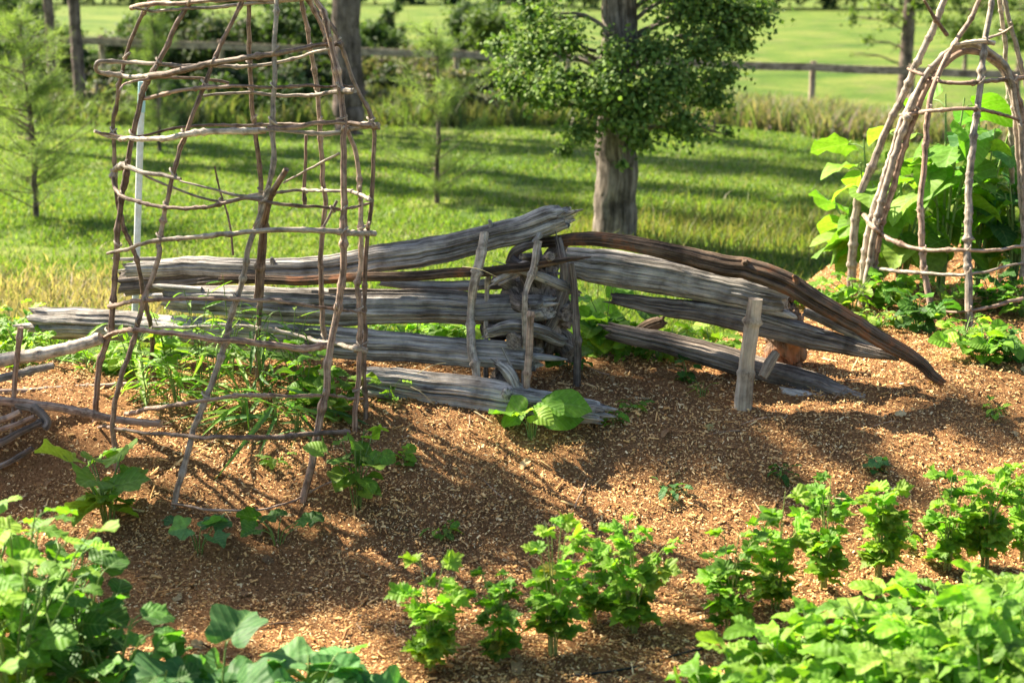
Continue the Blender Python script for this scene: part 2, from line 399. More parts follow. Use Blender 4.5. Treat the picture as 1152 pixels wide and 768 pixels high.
# tall weeds along the fence
n = 42000; x = RNG.uniform(-11, 12, n); y = RNG.uniform(20.5, 24.5, n) - .06 * x
wt = vn(x * .8, y * .6, 66)
k = wt > .3; x, y, wt = x[k], y[k], wt[k]; L_ = x < 2.5 + RNG.normal(0, 1, len(x))
blades(int(L_.sum()), x[L_], y[L_], .08, .42, .006, [(.15, .20, .06), (.19, .22, .08), (.24, .22, .12), (.11, .17, .05)], 'green_weeds', 'tall green weeds along the left part of the rail fence', 'weeds', lean=.45)
x, y = x[~L_], y[~L_]
blades(len(x), x, y, .1, .5, .006, [(.24, .24, .13), (.34, .27, .20), (.20, .25, .10), (.36, .27, .22), (.18, .23, .09)], 'tall_weeds', 'tall dry brown weeds along the right part of the rail fence', 'weeds', lean=.45)
n = 5000; x = RNG.uniform(.2, 3.0, n); y = RNG.normal(11.4, .8, n)
blades(n, x, y, .05, .17, .003, [(.24, .30, .06), (.28, .25, .10)], 'tall_grass', 'taller grass growing round the foot of the oak tree')
# ------------------------------------------------------------------ leaves
def polar_leaf(shape, rings=3, seg=22, fold=.25, droop=.25, rip=.05, seed=0):
    th = np.linspace(-math.pi, math.pi, seg, endpoint=False)
    if shape == 'heart':   r = .52 * (1 + .18 * np.cos(th)) * (1 - .55 * np.exp(-((np.abs(th) - math.pi) / .28) ** 2)) + .12 * np.exp(-(th / .3) ** 2)
    elif shape == 'squash': r = .5 * (1 + .14 * np.cos(5 * th)) * (1 - .6 * np.exp(-((np.abs(th) - math.pi) / .3) ** 2)) * (1 + .05 * np.sin(17 * th))
    elif shape == 'trilobe': r = .36 * (1 + .55 * np.exp(-(th / .35) ** 2) + .42 * np.exp(-((np.abs(th) - 1.15) / .32) ** 2)) * (1 - .55 * ss(2., 3.1, np.abs(th))) * (1 + .14 * np.sin(13 * th + seed))
    elif shape == 'oval':  r = .5 / np.sqrt(np.cos(th) ** 2 / 1.0 + np.sin(th) ** 2 / .33) 
    elif shape == 'round': r = .45 * (1 + .06 * np.cos(3 * th + seed) + .07 * np.sin(9 * th))
    cx = .35 if shape in ('oval', 'round') else .12 if shape in ('trilobe',) else .2
    if shape == 'oval': cx = .5
    V = [[0, cx, 0]]; 
    for k in range(1, rings + 1):
        q = k / rings; x = np.sin(th) * r * q; y = cx + np.cos(th) * r * q
        z = rip * np.sin(5 * th + seed * 2.1) * q ** 2 + rip * .6 * np.sin(11 * th + seed) * q ** 2
        V += np.stack([x, y, z], -1).tolist()
    V = np.array(V); z = V[:, 2] + fold * np.abs(V[:, 0]) - droop * (V[:, 1] - .2).clip(0) ** 2 - .5 * droop * V[:, 0] ** 2
    W = V.copy(); V[:, 2] = z
    F = []; T = []
    for j in range(seg): T.append([0, 1 + (j + 1) % seg, 1 + j])
    for k in range(rings - 1):
        a = 1 + k * seg; b = a + seg
        for j in range(seg): F.append([a + j, a + (j + 1) % seg, b + (j + 1) % seg, b + j])
    return V, np.array(F), np.array(T), W
def grid_leaf(w=.12, nl=8, droop=.5, fold=.4, pw=.8, wav=0):
    t = np.linspace(0, 1, nl + 1); hw = w * np.sin(math.pi * np.clip(t, 0, 1) ** pw) ** .8; hw[-1] = .002; hw[0] = .01
    V = []; 
    for i, tt in enumerate(t):
        for u in (-1, -.5, 0, .5, 1):
            V.append([u * hw[i], tt, fold * abs(u) * hw[i] - droop * tt ** 2 + wav * math.sin(tt * 11 + u * 2)])
    V = np.array(V); W = np.stack([V[:, 0], V[:, 1], V[:, 0] * 0], -1)
    F = [[i * 5 + j, i * 5 + j + 1, i * 5 + j + 6, i * 5 + j + 5] for i in range(nl) for j in range(4)]
    return V, np.array(F), np.zeros((0, 3), int), W
LF = {}
for s in ('heart', 'squash', 'trilobe', 'oval', 'round'):
    dr = {'heart': .5, 'squash': .5, 'trilobe': .5, 'oval': .6, 'round': .6}[s]
    LF[s] = [polar_leaf(s, 3, 34 if s in ('squash', 'trilobe') else 22, f, d, r, k) for k, (f, d, r) in enumerate(((.25, dr, .03), (.4, dr * 1.6, .05), (.1, dr * .4, .06), (.55, dr, .035)))]
LF['lance'] = [grid_leaf(.075, 9, d, f) for d, f in ((.35, .4), (.7, .5), (.1, .3), (1.0, .4))]
LF['blade'] = [grid_leaf(.035, 10, d, f) for d, f in ((.35, .4), (.9, .5), (.1, .3), (1.3, .4))]
LF['spoon'] = [grid_leaf(.2, 9, d, f, 1.35, .03) for d, f in ((.35, .4), (.6, .2), (.1, .5), (.2, .1))]
def place(mb, shape, pos, d, nrm, size, col, rng):
    V, F, T, W = LF[shape][rng.integers(0, len(LF[shape]))]
    y = np.asarray(d, float); y = y / (np.linalg.norm(y) + 1e-9); x = np.cross(y, nrm); x /= np.linalg.norm(x) + 1e-9; z = np.cross(x, y)
    sx = size * rng.uniform(.88, 1.12)
    vv = np.asarray(pos) + V[:, :1] * x * sx + V[:, 1:2] * y * size + V[:, 2:3] * z * size
    nb = mb.n; mb.add(vv, F, col, W)
    if len(T): mb.f.append(T + nb)
def unit(v): v = np.asarray(v, float); return v / (np.linalg.norm(v) + 1e-9)
GREENS = {'fresh': [(.18, .37, .03), (.26, .45, .04), (.13, .29, .025)], 'deep': [(.05, .15, .022), (.07, .185, .025), (.09, .215, .03)],
          'blue': [(.10, .25, .075), (.13, .28, .09), (.08, .21, .06)], 'lime': [(.23, .42, .04), (.18, .37, .035), (.28, .43, .05)],
          'light': [(.19, .34, .04), (.26, .40, .06), (.14, .28, .035)]}
def plant(name, label, cat, base, rng, shape='heart', pal='fresh', nstem=6, h=.3, spread=.12, lsize=.08, nleaf=5, petiole=.05, rise=.3,
          stemr=.003, group=None, leafmat='leaf', t0=.3, clusters=1, stemcol=(.14, .22, .05), droopy=0., bend=1., yellow=.0, facing=None):
    base = np.asarray(base, float)
    root = thing(name, label, cat, base, group); st = MB(); lf = MB(); g = np.array(GREENS[pal])
    a0 = rng.uniform(0, 6.28)
    for k in range(nstem):
        az = a0 + k * 2.4 + rng.normal(0, .3); out = np.array([math.cos(az), math.sin(az), 0]); q = math.sqrt((k + .5) / nstem)
        hh = h * rng.uniform(.6, 1.08) * (1 - .25 * q); sr = spread * q * rng.uniform(.8, 1.2)
        p0 = base + out * .012 * q + np.array([0, 0, -.03]); p1 = base + out * sr * .35 + np.array([0, 0, hh * .55]); p2 = base + out * sr * bend + np.array([0, 0, hh])
        c = catmull([p0, p1, p2], 12)
        tube(st, [p0, p1, p2], [stemr, stemr * .85, stemr * .5], 6, .025, tint=np.array(stemcol) * rng.uniform(.8, 1.2), rng=rng)
        for j in range(nleaf):
            t = t0 + (1 - t0) * (j + .5 * rng.random()) / max(1, nleaf - .5) if nleaf > 1 else 1; t = min(t, 1)
            pp = c[int(t * 11)]
            la = az + (rng.uniform(-1, 1) * 1.2 if t > .85 else (1 if j % 2 else -1) * rng.uniform(.6, 2.0)); lo = np.array([math.cos(la), math.sin(la), 0])
            pe = pp + lo * petiole * rng.uniform(.6, 1.2) + np.array([0, 0, petiole * rise * rng.uniform(.4, 1.8)])
            if petiole > .01: tube(st, [pp, (pp + pe) / 2 + np.array([0, 0, petiole * .15]), pe], [stemr * .55, stemr * .5, stemr * .4], 5, .02, tint=np.array(stemcol), rng=rng)
            col = g[rng.integers(0, 3)] * rng.uniform(.5, 1.0)
            if rng.random() < yellow: col = np.array([.38, .32, .06]) * rng.uniform(.7, 1.1)
            col = col * (.95 + .25 * t)
            sz = lsize * rng.uniform(.6, 1.2) * (1.1 - .35 * abs(t - .6))
            for m in range(clusters):
                ca = la + (m - (clusters - 1) / 2) * 1.15; d = np.array([math.cos(ca), math.sin(ca), rng.uniform(-.3, .55) - droopy])
                nr = unit(np.array([0, 0, 1.]) + rng.normal(0, .38, 3) + (facing if facing is not None else 0) - .25 * lo * 0)
                place(lf, shape, pe, d, nr, sz * (1 if m == (clusters - 1) // 2 else .8), col, rng)
    put(st, 'stem', M['stem'], root); put(lf, 'foliage', M[leafmat], root)
    return root
litter(420)
# ------------------------------------------------------------------ trees (leaf clouds)
def leaf_cloud(mb, clumps, n, size, cols, rng, elong=1.6, shell=.5, upb=.5):
    clumps = np.asarray(clumps, float); w = clumps[:, 3] ** 2; k = rng.choice(len(clumps), n, p=w / w.sum())
    d = rng.normal(0, 1, (n, 3)); d /= np.linalg.norm(d, axis=1)[:, None]
    r = np.minimum(np.abs(rng.normal(0, .56, n)) + .08, 1.4)
    c = clumps[k, :3] + d * (clumps[k, 3] * r)[:, None] * np.array([1, 1, .75])
    # uneven: drop points in noise gaps
    g = vn(c[:, 0] * 3.1 / max(.25, clumps[:, 3].mean()) * .5, c[:, 2] * 3.1 / max(.25, clumps[:, 3].mean()) * .5 + c[:, 1], 12)
    kp = (g > .28) | (rng.random(n) < .3); c, d = c[kp], d[kp]; n = len(c)
    nr = d * .6 + rng.normal(0, .6, (n, 3)) + np.array([0, 0, upb]); nr /= np.linalg.norm(nr, axis=1)[:, None]
    t = rng.normal(0, 1, (n, 3)); t -= nr * (t * nr).sum(1)[:, None]; t /= np.linalg.norm(t, axis=1)[:, None]; s = np.cross(nr, t)
    L = (size * rng.uniform(.6, 1.3, n))[:, None]; W = L / elong
    V = np.stack([c - t * L, c + s * W - nr * L * .15, c + t * L, c - s * W - nr * L * .15], 1)
    cols = np.asarray(cols); col = cols[rng.integers(0, len(cols), n)] * rng.uniform(.6, 1.1, (n, 1))
    b = np.arange(n)[:, None] * 4; mb.add(V, b + np.array([0, 1, 2]), np.repeat(col, 4, 0)); mb.f.append(b + np.array([0, 2, 3]) + mb.n - 4 * n)
def bark_rough(amp=.12, k=9, ph=0):
    def f(th, s, r):
        w = vn(th * k / 6.283 * 2 % 64 + ph, s * 3.5, 41)
        u = np.abs(np.sin(th * k + 3 * vn(s * 2.5, th * 0, 6) * 2 + ph))
        return 1 + amp * (u - .5) + amp * .8 * (vn(np.cos(th) * 6 + 10, s * 8 + np.sin(th) * 4, 43) - .5)
    return f
def tree(name, label, x, y, H, tr, clumps, n, size, cols, rng, group=None, lean=(0, 0), bark='bark', limbs=True, trunkH=None, elong=1.6, cat='tree', seg=28, flare=1.3):
    z0 = TZ(x, y); root = thing(name, label, cat, (x, y, z0), group)
    tH = trunkH or H; t = MB()
    pts = [(x, y, z0 - .2), (x, y, z0 + .15), (x + lean[0] * .3, y + lean[1] * .3, z0 + tH * .3), (x + lean[0] * .6, y + lean[1] * .6, z0 + tH * .62), (x + lean[0], y + lean[1], z0 + tH)]
    tube(t, pts, [tr * flare, tr * (1 + (flare - 1) * .4), tr * .92, tr * .7, tr * .2], seg, .05, wiggle=tr * .08, rough=bark_rough(.12 if seg > 20 else .08, 8), rng=rng)
    trunk = put(t, 'trunk', M[bark], root)
    if limbs:
        for c in clumps:
            l = MB(); crad = c[3]; c = np.array(c[:3], float); zz = max(z0 + tH * .15, min(c[2] - .1, z0 + tH * .95)); f = (zz - z0) / tH
            s = np.array([x + lean[0] * f, y + lean[1] * f, zz - .25 * abs(c[0] - x) * .6])
            m = (s + c) / 2 + rng.normal(0, .05, 3) + np.array([0, 0, .08]); rr = max(.010, tr * .17 * (1 - .5 * f))
            tube(l, [s, m, c], [rr, rr * .65, rr * .2], 8, .08, wiggle=rr * .6, rng=rng)
            for _ in range(3):
                e = c + rng.normal(0, .35, 3) * crad; tube(l, [m, (m + e) / 2, e], [rr * .4, rr * .3, rr * .1], 5, .1, wiggle=.02, rng=rng)
            put(l, 'limb', M[bark], root)
    cr = MB(); leaf_cloud(cr, clumps, n, size, cols, rng, elong); put(cr, 'crown', M['tree_leaf'], root, smooth=False)
    return root
OAK = [(.11, .20, .045), (.16, .26, .055), (.08, .15, .035), (.20, .30, .07), (.25, .34, .10)]
DK = [(.05, .095, .025), (.075, .13, .035), (.10, .16, .045)]
MIDG = [(.14, .21, .05), (.19, .26, .06), (.10, .16, .04)]
r_ = np.random.default_rng(5)
# --- the oak behind the log fence
ob = G(691, 268); ox, oy = ob[0], ob[1]
s_ = pxm(690, 150, oy)
def oc(px, py, r, dy=0):
    p = P(px, py, oy + dy); return (p[0], p[1], p[2], r * s_)
cl = [oc(600, 60, 40), oc(575, 95, 30, -.2), oc(640, 45, 42, -.2), oc(630, 95, 42, -.4), oc(670, 110, 36, -.5), oc(720, 120, 40, -.5), oc(760, 90, 40, -.4), oc(790, 60, 38, -.2),
      oc(800, 110, 34, -.2), oc(770, 140, 34, -.4), oc(720, 160, 22, -.5), oc(655, 150, 26, -.4), oc(635, 170, 15, -.3), oc(820, 150, 16, -.2), oc(600, 15, 36), oc(560, 50, 22, .2), oc(735, 55, 34, -.3),
      oc(780, 10, 50), oc(825, 15, 40, .1), oc(835, 50, 20, .1), oc(680, 75, 22, -.5), oc(700, 185, 9, -.5), oc(740, -30, 50), oc(640, -30, 40),
      (ox - 1.2, oy + .3, 3.4, .7), (ox + 1.3, oy - .2, 3.6, .8), (ox, oy + .5, 4.2, 1.0), (ox + .5, oy - .9, 3.4, .6), (ox - .6, oy, 5.0, .8), (ox + .6, oy + .2, 5.6, .7)]
tree('oak_tree', 'broad oak with leafy shoots low on its grey trunk behind the log pile', ox, oy, 6, 20 * s_, cl + [oc(810, 85, 34, -.1), oc(745, 100, 40, -.5), oc(690, 95, 34, -.6), oc(700, 140, 30, -.55), oc(610, 110, 26, -.3), oc(690, 60, 26, -.5), oc(850, 15, 32), oc(815, 40, 32), oc(800, -10, 40)], 78000, .024, OAK, r_, lean=(.05, .1), trunkH=6, elong=1.5, flare=1.5)
# --- pines and trees of the left background (their trunks throw the bands on the lawn)
def big_pine(px, pyb, rpx, label, seed, H=15, dx=0):
    b = G(px, pyb); x, y = b[0], b[1]; s = pxm(px, 100, y); r = np.random.default_rng(seed)
    cl = [(x + dx + r.normal(0, .35), y + r.normal(0, .35), z, r.uniform(.5, .85)) for z in np.linspace(4.5, H, 14)]
    tree('pine_tree', label, x, y, H, rpx * s, cl, 7000, .06, MIDG, r, 'tall trees at the left edge of the field', bark='bark_far', seg=16, elong=3.5)
big_pine(63, 120, 5, 'tall thin trunk beyond the fence, left one of the pair at far left', 1)
big_pine(92, 128, 6, 'tall thin trunk beyond the fence, right one of the pair at far left', 2)
big_pine(393, 150, 15, 'dark leaning trunk seen through the right side of the left trellis', 3, 14)
for i, (x, y, rr, hh) in enumerate(((-9.5, 23.9, .16, 16), (-9.2, 21.4, .17, 16), (-10.5, 28, .14, 16), (-8.6, 19.4, .15, 16))):
    r = np.random.default_rng(50 + i)
    cl = [(x + r.normal(0, .25), y + r.normal(0, .25), z, r.uniform(.4, .65)) for z in np.linspace(5, hh, 20)]
    tree('pine_tree', ['tall pine standing past the left edge of the photo, farther', 'tall pine standing past the left edge of the photo, nearer', 'tall pine past the left edge, the farthest one', 'tall pine past the left edge, the nearest one'][i], x, y, hh, rr, cl, 11000, .08, MIDG, r, 'tall trees at the left edge of the field', bark='bark_far', seg=14, elong=3.5)
# --- bushes/trees along the fence
def bush(px, py, w, h, Y, label, cols, n=9000, name='shrub', cat='shrub', size=.05, trunk=True):
    if py < 100: Y += 5.5
    r = np.random.default_rng(int(px * 7 + py)); c = P(px, py, Y); s = pxm(px, py, Y); x = c[0]; z0 = TZ(x, Y)
    W, Hh = w * s / 2, h * s / 2; cl = []
    for _ in range(20):
        a, b = r.uniform(-1, 1), r.uniform(-1, 1)
        if a * a + b * b > 1: a *= .6; b *= .6
        cl.append((x + a * W * .85, Y + r.uniform(-.5, .5) * W, max(z0 + .12, c[2] + b * Hh * .85), min(W, Hh) * r.uniform(.22, .6)))
    tree(name, label, x, Y, max(.6, c[2] + Hh - z0), .05, cl, n, size, cols, r, 'bushes and trees along the back fence', bark='bark_far', seg=10, trunkH=max(.5, c[2] - z0))
DK2 = [(.04, .075, .022), (.06, .10, .03), (.09, .13, .04), (.11, .11, .06)]
BR = [(.19, .19, .09), (.24, .20, .12), (.14, .17, .06)]
bush(20, 90, 90, 110, 23, 'pale feathery bush at the far left edge by the fence', DK)
bush(130, 90, 90, 90, 25, 'dark bush behind the top left of the trellis', DK)
bush(205, 60, 120, 120, 24, 'dark leafy bush behind the left side of the trellis hoops', DK, 20000)
bush(280, 70, 120, 120, 25, 'dense dark bush behind the middle of the trellis', DK, 20000)
bush(340, 40, 110, 110, 24, 'dark tree behind the right legs of the trellis', DK, 18000, 'leafy_tree', 'tree')
bush(235, 115, 120, 50, 23, 'low mid green bush at the foot of the dark trees', DK)
bush(330, 110, 90, 60, 22.5, 'low bush just left of the dark leaning trunk', DK)
bush(440, 92, 90, 80, 23, 'olive brush right of the dark leaning trunk', BR, 6000)
bush(500, 108, 80, 60, 22.5, 'scrubby brown green brush below the fence rail', BR)
bush(550, 70, 70, 120, 22, 'mid green bush left of the oak crown', MIDG, 12000)
bush(590, 105, 60, 50, 22, 'low green brush between bush and oak', BR)
bush(440, 28, 36, 70, 27, 'small dark sapling against the far field', DK, 1200, 'sapling', 'tree')
# tree on the right whose low branches hang into view
def hang_tree():
    r = np.random.default_rng(77); p = P(970, 20, 27); s = pxm(970, 20, 27)
    def c(px, py, rr): q = P(px, py, 27); return (q[0], q[1] + r.uniform(-.4, .4), q[2], rr * s)
    cl = [c(985, 5, 26), c(960, 20, 16), c(972, 45, 14), c(955, 60, 9), c(1000, 20, 22), c(1030, 5, 26), c(1010, 55, 9)]
    cl += [(p[0] + r.normal(0, 1.4) + 1, 27 + r.normal(0, 1.0), z, r.uniform(.6, 1.1)) for z in np.linspace(2.8, 6, 10)]
    tree('leafy_tree', 'tree with low hanging olive branches right of centre at the top', P(1020, 60, 27)[0], 27, 6.5, .12, cl, 7000, .05, MIDG, r, 'bushes and trees along the back fence', bark='bark_far', seg=12)
hang_tree()
bush(250, 55, 110, 90, 23.5, 'tall mid green bush behind the top middle of the trellis', DK2, 15000)
bush(150, 75, 100, 100, 23.2, 'tall mid green bush right of the two thin left trunks', DK2, 15000)
bush(310, 95, 110, 70, 22.8, 'mid green bush behind the trellis right of its middle', DK2, 13000)
bush(430, 60, 80, 70, 25, 'soft dark bush under the far field right of the leaning trunk', DK, 9000)
bush(540, 40, 70, 80, 24, 'dark bush touching the upper left of the oak crown', DK, 9000)
bush(15, 40, 80, 90, 25, 'dark bush at the top left corner', DK, 10000)
bush(150, 102, 110, 62, 23.6, 'dark shrubby growth behind the white pipe top', DK2, 11000)
bush(240, 101, 120, 64, 24.2, 'dark shrubby growth behind the trellis middle below the rail', DK2, 12000)
bush(350, 100, 100, 66, 24.4, 'dark shrubby growth left of the leaning trunk foot', DK2, 11000)
bush(455, 100, 90, 56, 24.6, 'dark shrubby growth under the rail right of the leaning trunk', DK2, 9000)
bush(545, 101, 80, 62, 24.2, 'dark shrubby growth beside the left oak shoots', DK2, 9000)
bush(60, 104, 90, 50, 24.6, 'dark shrubby growth between the two thin left trunks', DK2, 9000)
bush(60, 60, 80, 70, 24, 'mid green bush between the two thin left trunks', DK, 9000)
bush(165, 30, 70, 50, 26, 'bush against the far field left of the trellis top', DK, 7000)
bush(400, 70, 70, 60, 24.5, 'dark bush at the foot of the fence beside the leaning trunk', DK, 9000)
bush(475, 78, 80, 50, 24, 'brown green brush under the rail before the slim young pine', BR, 8000)
bush(110, 118, 110, 40, 22, 'low scrub below the two thin left trunks', BR, 8000)
bush(180, 112, 90, 50, 22.5, 'low scrub behind the white pipe', DK, 8000)
bush(410, 120, 90, 36, 22, 'low scrub right of the trellis before the fence', BR, 7000)
bush(525, 122, 80, 36, 21.5, 'low scrub left of the oak shoots', BR, 7000)
bush(1090, 15, 110, 70, 34, 'mid green tree behind the top of the right trellis', MIDG, 5000, 'leafy_tree', 'tree', .05)
bush(1150, 20, 90, 90, 32, 'mid green tree at the top right corner', MIDG, 5000, 'leafy_tree', 'tree', .05)
# far wood
mb = MB(); r = np.random.default_rng(8); cl = []
for k in range(190):
    x = r.uniform(-75, 75); y = 118 + r.uniform(0, 14)
    for _ in range(7): cl.append((x + r.normal(0, 1.5), y + r.normal(0, 1), r.uniform(.3, 12), r.uniform(1.2, 2.6)))
leaf_cloud(mb, cl, 90000, .3, [(.035, .07, .03), (.05, .09, .035), (.07, .11, .04)], r)
fw = mb.build('far_wood', M['tree_leaf'], smooth=False); tag(fw, 'dark bluish wood along the far edge of the field', 'wood', kind='stuff')
# --- young pines on the lawn
def young_pine(px, pyb, hpx, wpx, label, seed, dens=1.):
    r = np.random.default_rng(seed); b = G(px, pyb); x, y, z = b; s = pxm(px, pyb, y); H = hpx * s; W = wpx * s / 2
    root = thing('pine_sapling', label, 'tree', (x, y, z), 'young pines on the lawn'); t = MB()
    tube(t, [(x, y, z - .1), (x + .02, y, z + H * .5), (x, y, z + H)], [.028, .018, .005], 10, .06, wiggle=.012, rng=r); put(t, 'trunk', M['bark_far'], root)
    cs = []; ds = []
    for k in range(int(58 * dens)):
        f = r.uniform(.03, 1); a = r.uniform(0, 6.28); L = W * (1.15 - f) ** .7 * r.choice([.3, .6, 1.0, 1.25]); o = np.array([math.cos(a), math.sin(a), r.uniform(.25, .8)])
        p0 = np.array([x, y, z + H * f]); p1 = p0 + o * L
        br = MB(); tube(br, [p0, (p0 + p1) / 2 - np.array([0, 0, .02]), p1], [.006, .004, .002], 5, .08, rng=r); put(br, 'limb', M['bark_far'], root)
        for q in np.linspace(.3, 1, 8): cs.append(p0 + (p1 - p0) * q); ds.append(unit(o))
    cs = np.repeat(np.array(cs), 15, 0) + r.normal(0, .02, (len(cs) * 15, 3)); ds = np.repeat(np.array(ds), 15, 0); n = len(cs)
    d = ds * .7 + r.normal(0, .6, (n, 3)); d /= np.linalg.norm(d, axis=1)[:, None]; L = r.uniform(.07, .16, (n, 1)); w = np.cross(d, r.normal(0, 1, (n, 3))); w /= np.linalg.norm(w, axis=1)[:, None]
    V = np.stack([cs - w * .0022, cs + w * .0022, cs + d * L], 1); col = np.array([(.20, .27, .09), (.26, .33, .12), (.16, .23, .08)])[r.integers(0, 3, n)]
    m = MB(); m.add(V, np.arange(n * 3).reshape(-1, 3), np.repeat(col, 3, 0)); put(m, 'crown', M['grass'], root, smooth=False)
young_pine(41, 243, 215, 190, 'young feathery pine at the left edge of the lawn', 1, 1.6)
young_pine(492, 226, 190, 130, 'slim young pine on the lawn left of the oak', 2, .8)
young_pine(180, 168, 150, 80, 'young pine on the lawn behind the left trellis', 3, .9)
# --- shade trees out of frame to the upper left: crowns placed where their shadows fall
SUN = np.array([.66, -.45, -.74]); SUN /= np.linalg.norm(SUN)
def up(px, py, h):                         # point h above ground that shades ground pixel (px,py)
    g = G(px, py); k = h / -SUN[2]; return g - SUN * k
def shade_tree(label, spots, tx, ty, H, tr, seed, n):
    r = np.random.default_rng(seed); cl = []
    for px, py, h, rad in spots:
        p = up(px, py, h); cl.append((p[0], p[1], p[2], rad * .95))
    tree('shade_tree', label, tx, ty, H, tr, cl, n, .055, OAK, r, 'shade trees over the left side of the garden', seg=20)
shade_tree('large leafy tree out of frame whose crown shades the bed before the logs',
    [(600, 420, 6.6, .26), (660, 440, 6.8, .34), (730, 450, 7.0, .36), (790, 480, 7.2, .30), (700, 495, 7.4, .24), (620, 470, 7, .18), (840, 520, 7.1, .16), (900, 555, 7.3, .12),
     (740, 400, 6.5, .3), (560, 545, 7.6, .13), (480, 560, 7.5, .22), (420, 530, 7.2, .16), (520, 590, 7.8, .22), (590, 600, 7.8, .14), (940, 500, 7.0, .14), (1010, 545, 7.2, .13), (1100, 470, 7, .16)], -7.2, 10.6, 7.6, .14, 21, 5200)
shade_tree('tall leafy tree out of frame shading the lower left of the bed',
    [(250, 640, 7.0, .26), (330, 655, 7.2, .24), (180, 640, 7, .22), (400, 650, 7.3, .16), (40, 540, 6.8, .22), (30, 500, 6.6, .25), (470, 710, 7.5, .16), (560, 740, 7.4, .2), (700, 735, 7.4, .18), (850, 700, 7.4, .16),
     (160, 690, 7.2, .2), (260, 740, 7.2, .14), (370, 560, 7.0, .12)], -9.6, 9.2, 7.8, .14, 22, 3000)
# ------------------------------------------------------------------ back fence
def fence():
    a = P(-60, 40, 27.5); b = P(1260, 88, 23.5); L = np.linalg.norm(b[:2] - a[:2]); root = thing('rail_fence', 'long weathered single rail fence crossing the back of the lawn', 'fence', (a[0], a[1], TZ(a[0], a[1])))
    d = (b - a)
    def at(f):
        p = a + d * f; return p
    px = [-60, 80, 230, 380, 512, 640, 775, 908, 1012, 1120, 1225]
    ts = [(P(q, 60, 25)[0] * 1 - a[0]) / d[0] for q in px]
    for t in ts:
        p = at(t); m = MB(); z0 = TZ(p[0], p[1]); tube(m, [(p[0], p[1], z0 - .2), (p[0], p[1], (z0 + p[2]) / 2), (p[0], p[1], p[2] + .10)], [.055, .055, .052], 10, .1, wiggle=.004, rng=r_); put(m, 'post', M['fence'], root)
    for h, (w_, t_) in ((0, (.065, .02)),):
        for t0, t1 in zip(ts[:-1], ts[1:]):
            p, q = at(t0), at(t1); p = p + [0, -.07, h]; q = q + [0, -.07, h]
            e = unit(np.cross(q - p, [0, 0, 1])) * t_; m = MB(); n = 6; V = []
            for k in range(n + 1):
                c = p + (q - p) * (k / n) * .998 + np.array([0, 0, -.015 * math.sin(math.pi * k / n)])
                for sx, sz in ((-1, -1), (1, -1), (1, 1), (-1, 1)): V.append(c + e * sx + np.array([0, 0, w_ * sz]))
            F = [[k * 4 + j, k * 4 + (j + 1) % 4, k * 4 + 4 + (j + 1) % 4, k * 4 + 4 + j] for k in range(n) for j in range(4)] + [[0, 1, 2, 3], [n * 4 + 3, n * 4 + 2, n * 4 + 1, n * 4]]
            W = np.array(V); W = np.stack([W[:, 2], W[:, 1], W[:, 0]], -1)
            m.add(V, F, None, W); put(m, 'rail', M['fence'], root, smooth=False)
fence()
# ------------------------------------------------------------------ logs
def log_rough(rng, deep=.16, ncr=12):
    deep = deep * 1.9
    ph = rng.uniform(0, 6.28, 12); cr = rng.uniform(0, 6.28, ncr); w = rng.uniform(.03, .10, ncr); dp = rng.uniform(.3, 1, ncr) * deep; off = rng.uniform(0, 40)
    def f(th, s, r):
        R = 1 + .06 * np.sin(2 * th + ph[0] + s * 1.1) + .05 * np.sin(3 * th + ph[1] - s * .8) + .045 * np.abs(np.sin(5 * th + ph[2] + s * .7)) + .05 * (vn(s * 5 + off, np.cos(th) * 2 + 3, 51) - .5) * 2
        R = R + .05 * np.abs(np.sin(9 * th + ph[3] + .9 * np.sin(s * 2))) + .04 * np.sin(17 * th + ph[4] + s * 2) * (vn(s * 6, th * 0 + off, 52))
        R = R + .16 * (vn(th * 5 + off, s * .9, 53) - .5) + .12 * (vn(th * 12 + off, s * 2, 57) - .5) + .05 * (vn(th * 26 + off, s * 5, 59) - .5) + .03 * (vn(np.cos(th) * 3 + off, s * 12 + np.sin(th) * 2, 58) - .5)
        for i in range(ncr):
            c = cr[i] + .14 * (vn(s * 1.4 + off, s * 0 + i, 54) - .5) * 2; dd = np.angle(np.exp(1j * (th - c)))
            R = R - dp[i] * np.exp(-(dd / w[i]) ** 2) * ss(.25, .6, vn(s * 1.8 + off, th * 0 + i * 3.1, 55))
        return R
    return f
LG = 'old logs piled into the crooked log fence'
def log(name, label, pts, mat, seed, deep=.16, seg=56, jag=.03, cat='log', squash=1., splint=0, stubs=()):
    rng = np.random.default_rng(seed); p3 = []; rr = []
    for px, py, Y, r in pts: p3.append(P(px, py, Y)); rr.append(r * pxm(px, py, Y))
    m = MB(); tube(m, p3, np.array(rr) * .93, int(seg * 1.6), .014, wiggle=.005, rough=log_rough(rng, deep), rng=rng, endjag=jag, squash=squash)
    for k in range(splint):                                        # splinters sticking from the ends
        e = 0 if k % 2 else -1; q = p3[e]; d = unit(p3[e] - p3[1 if e == 0 else -2]); o = rng.normal(0, .5, 3) * rr[e]
        tube(m, [q + o - d * .18, q + o * 1.1, q + o * 1.25 + d * rng.uniform(.02, .09)], [rr[e] * .28, rr[e] * .24, rr[e] * .05], 7, .02, rough=log_rough(rng, .1, 2), rng=rng)
    for t, ang, ln, rb in stubs:                                   # knots / branch stubs
        c = catmull(p3, 50)[int(t * 49)]; d = unit([.1 * math.cos(ang * 3), -math.cos(ang), math.sin(ang)]); i = int(t * (len(rr) - 1)); R = rr[i]
        tube(m, [c + d * R * .4, c + d * (R + ln * .5), c + d * (R + ln) + rng.normal(0, .01, 3)], [rb * 1.5, rb, rb * .5], 10, .012, rough=log_rough(rng, .12, 3), rng=rng)
    o = m.build(name, M[mat], origin=p3[0]); tag(o, label, cat, LG); return o
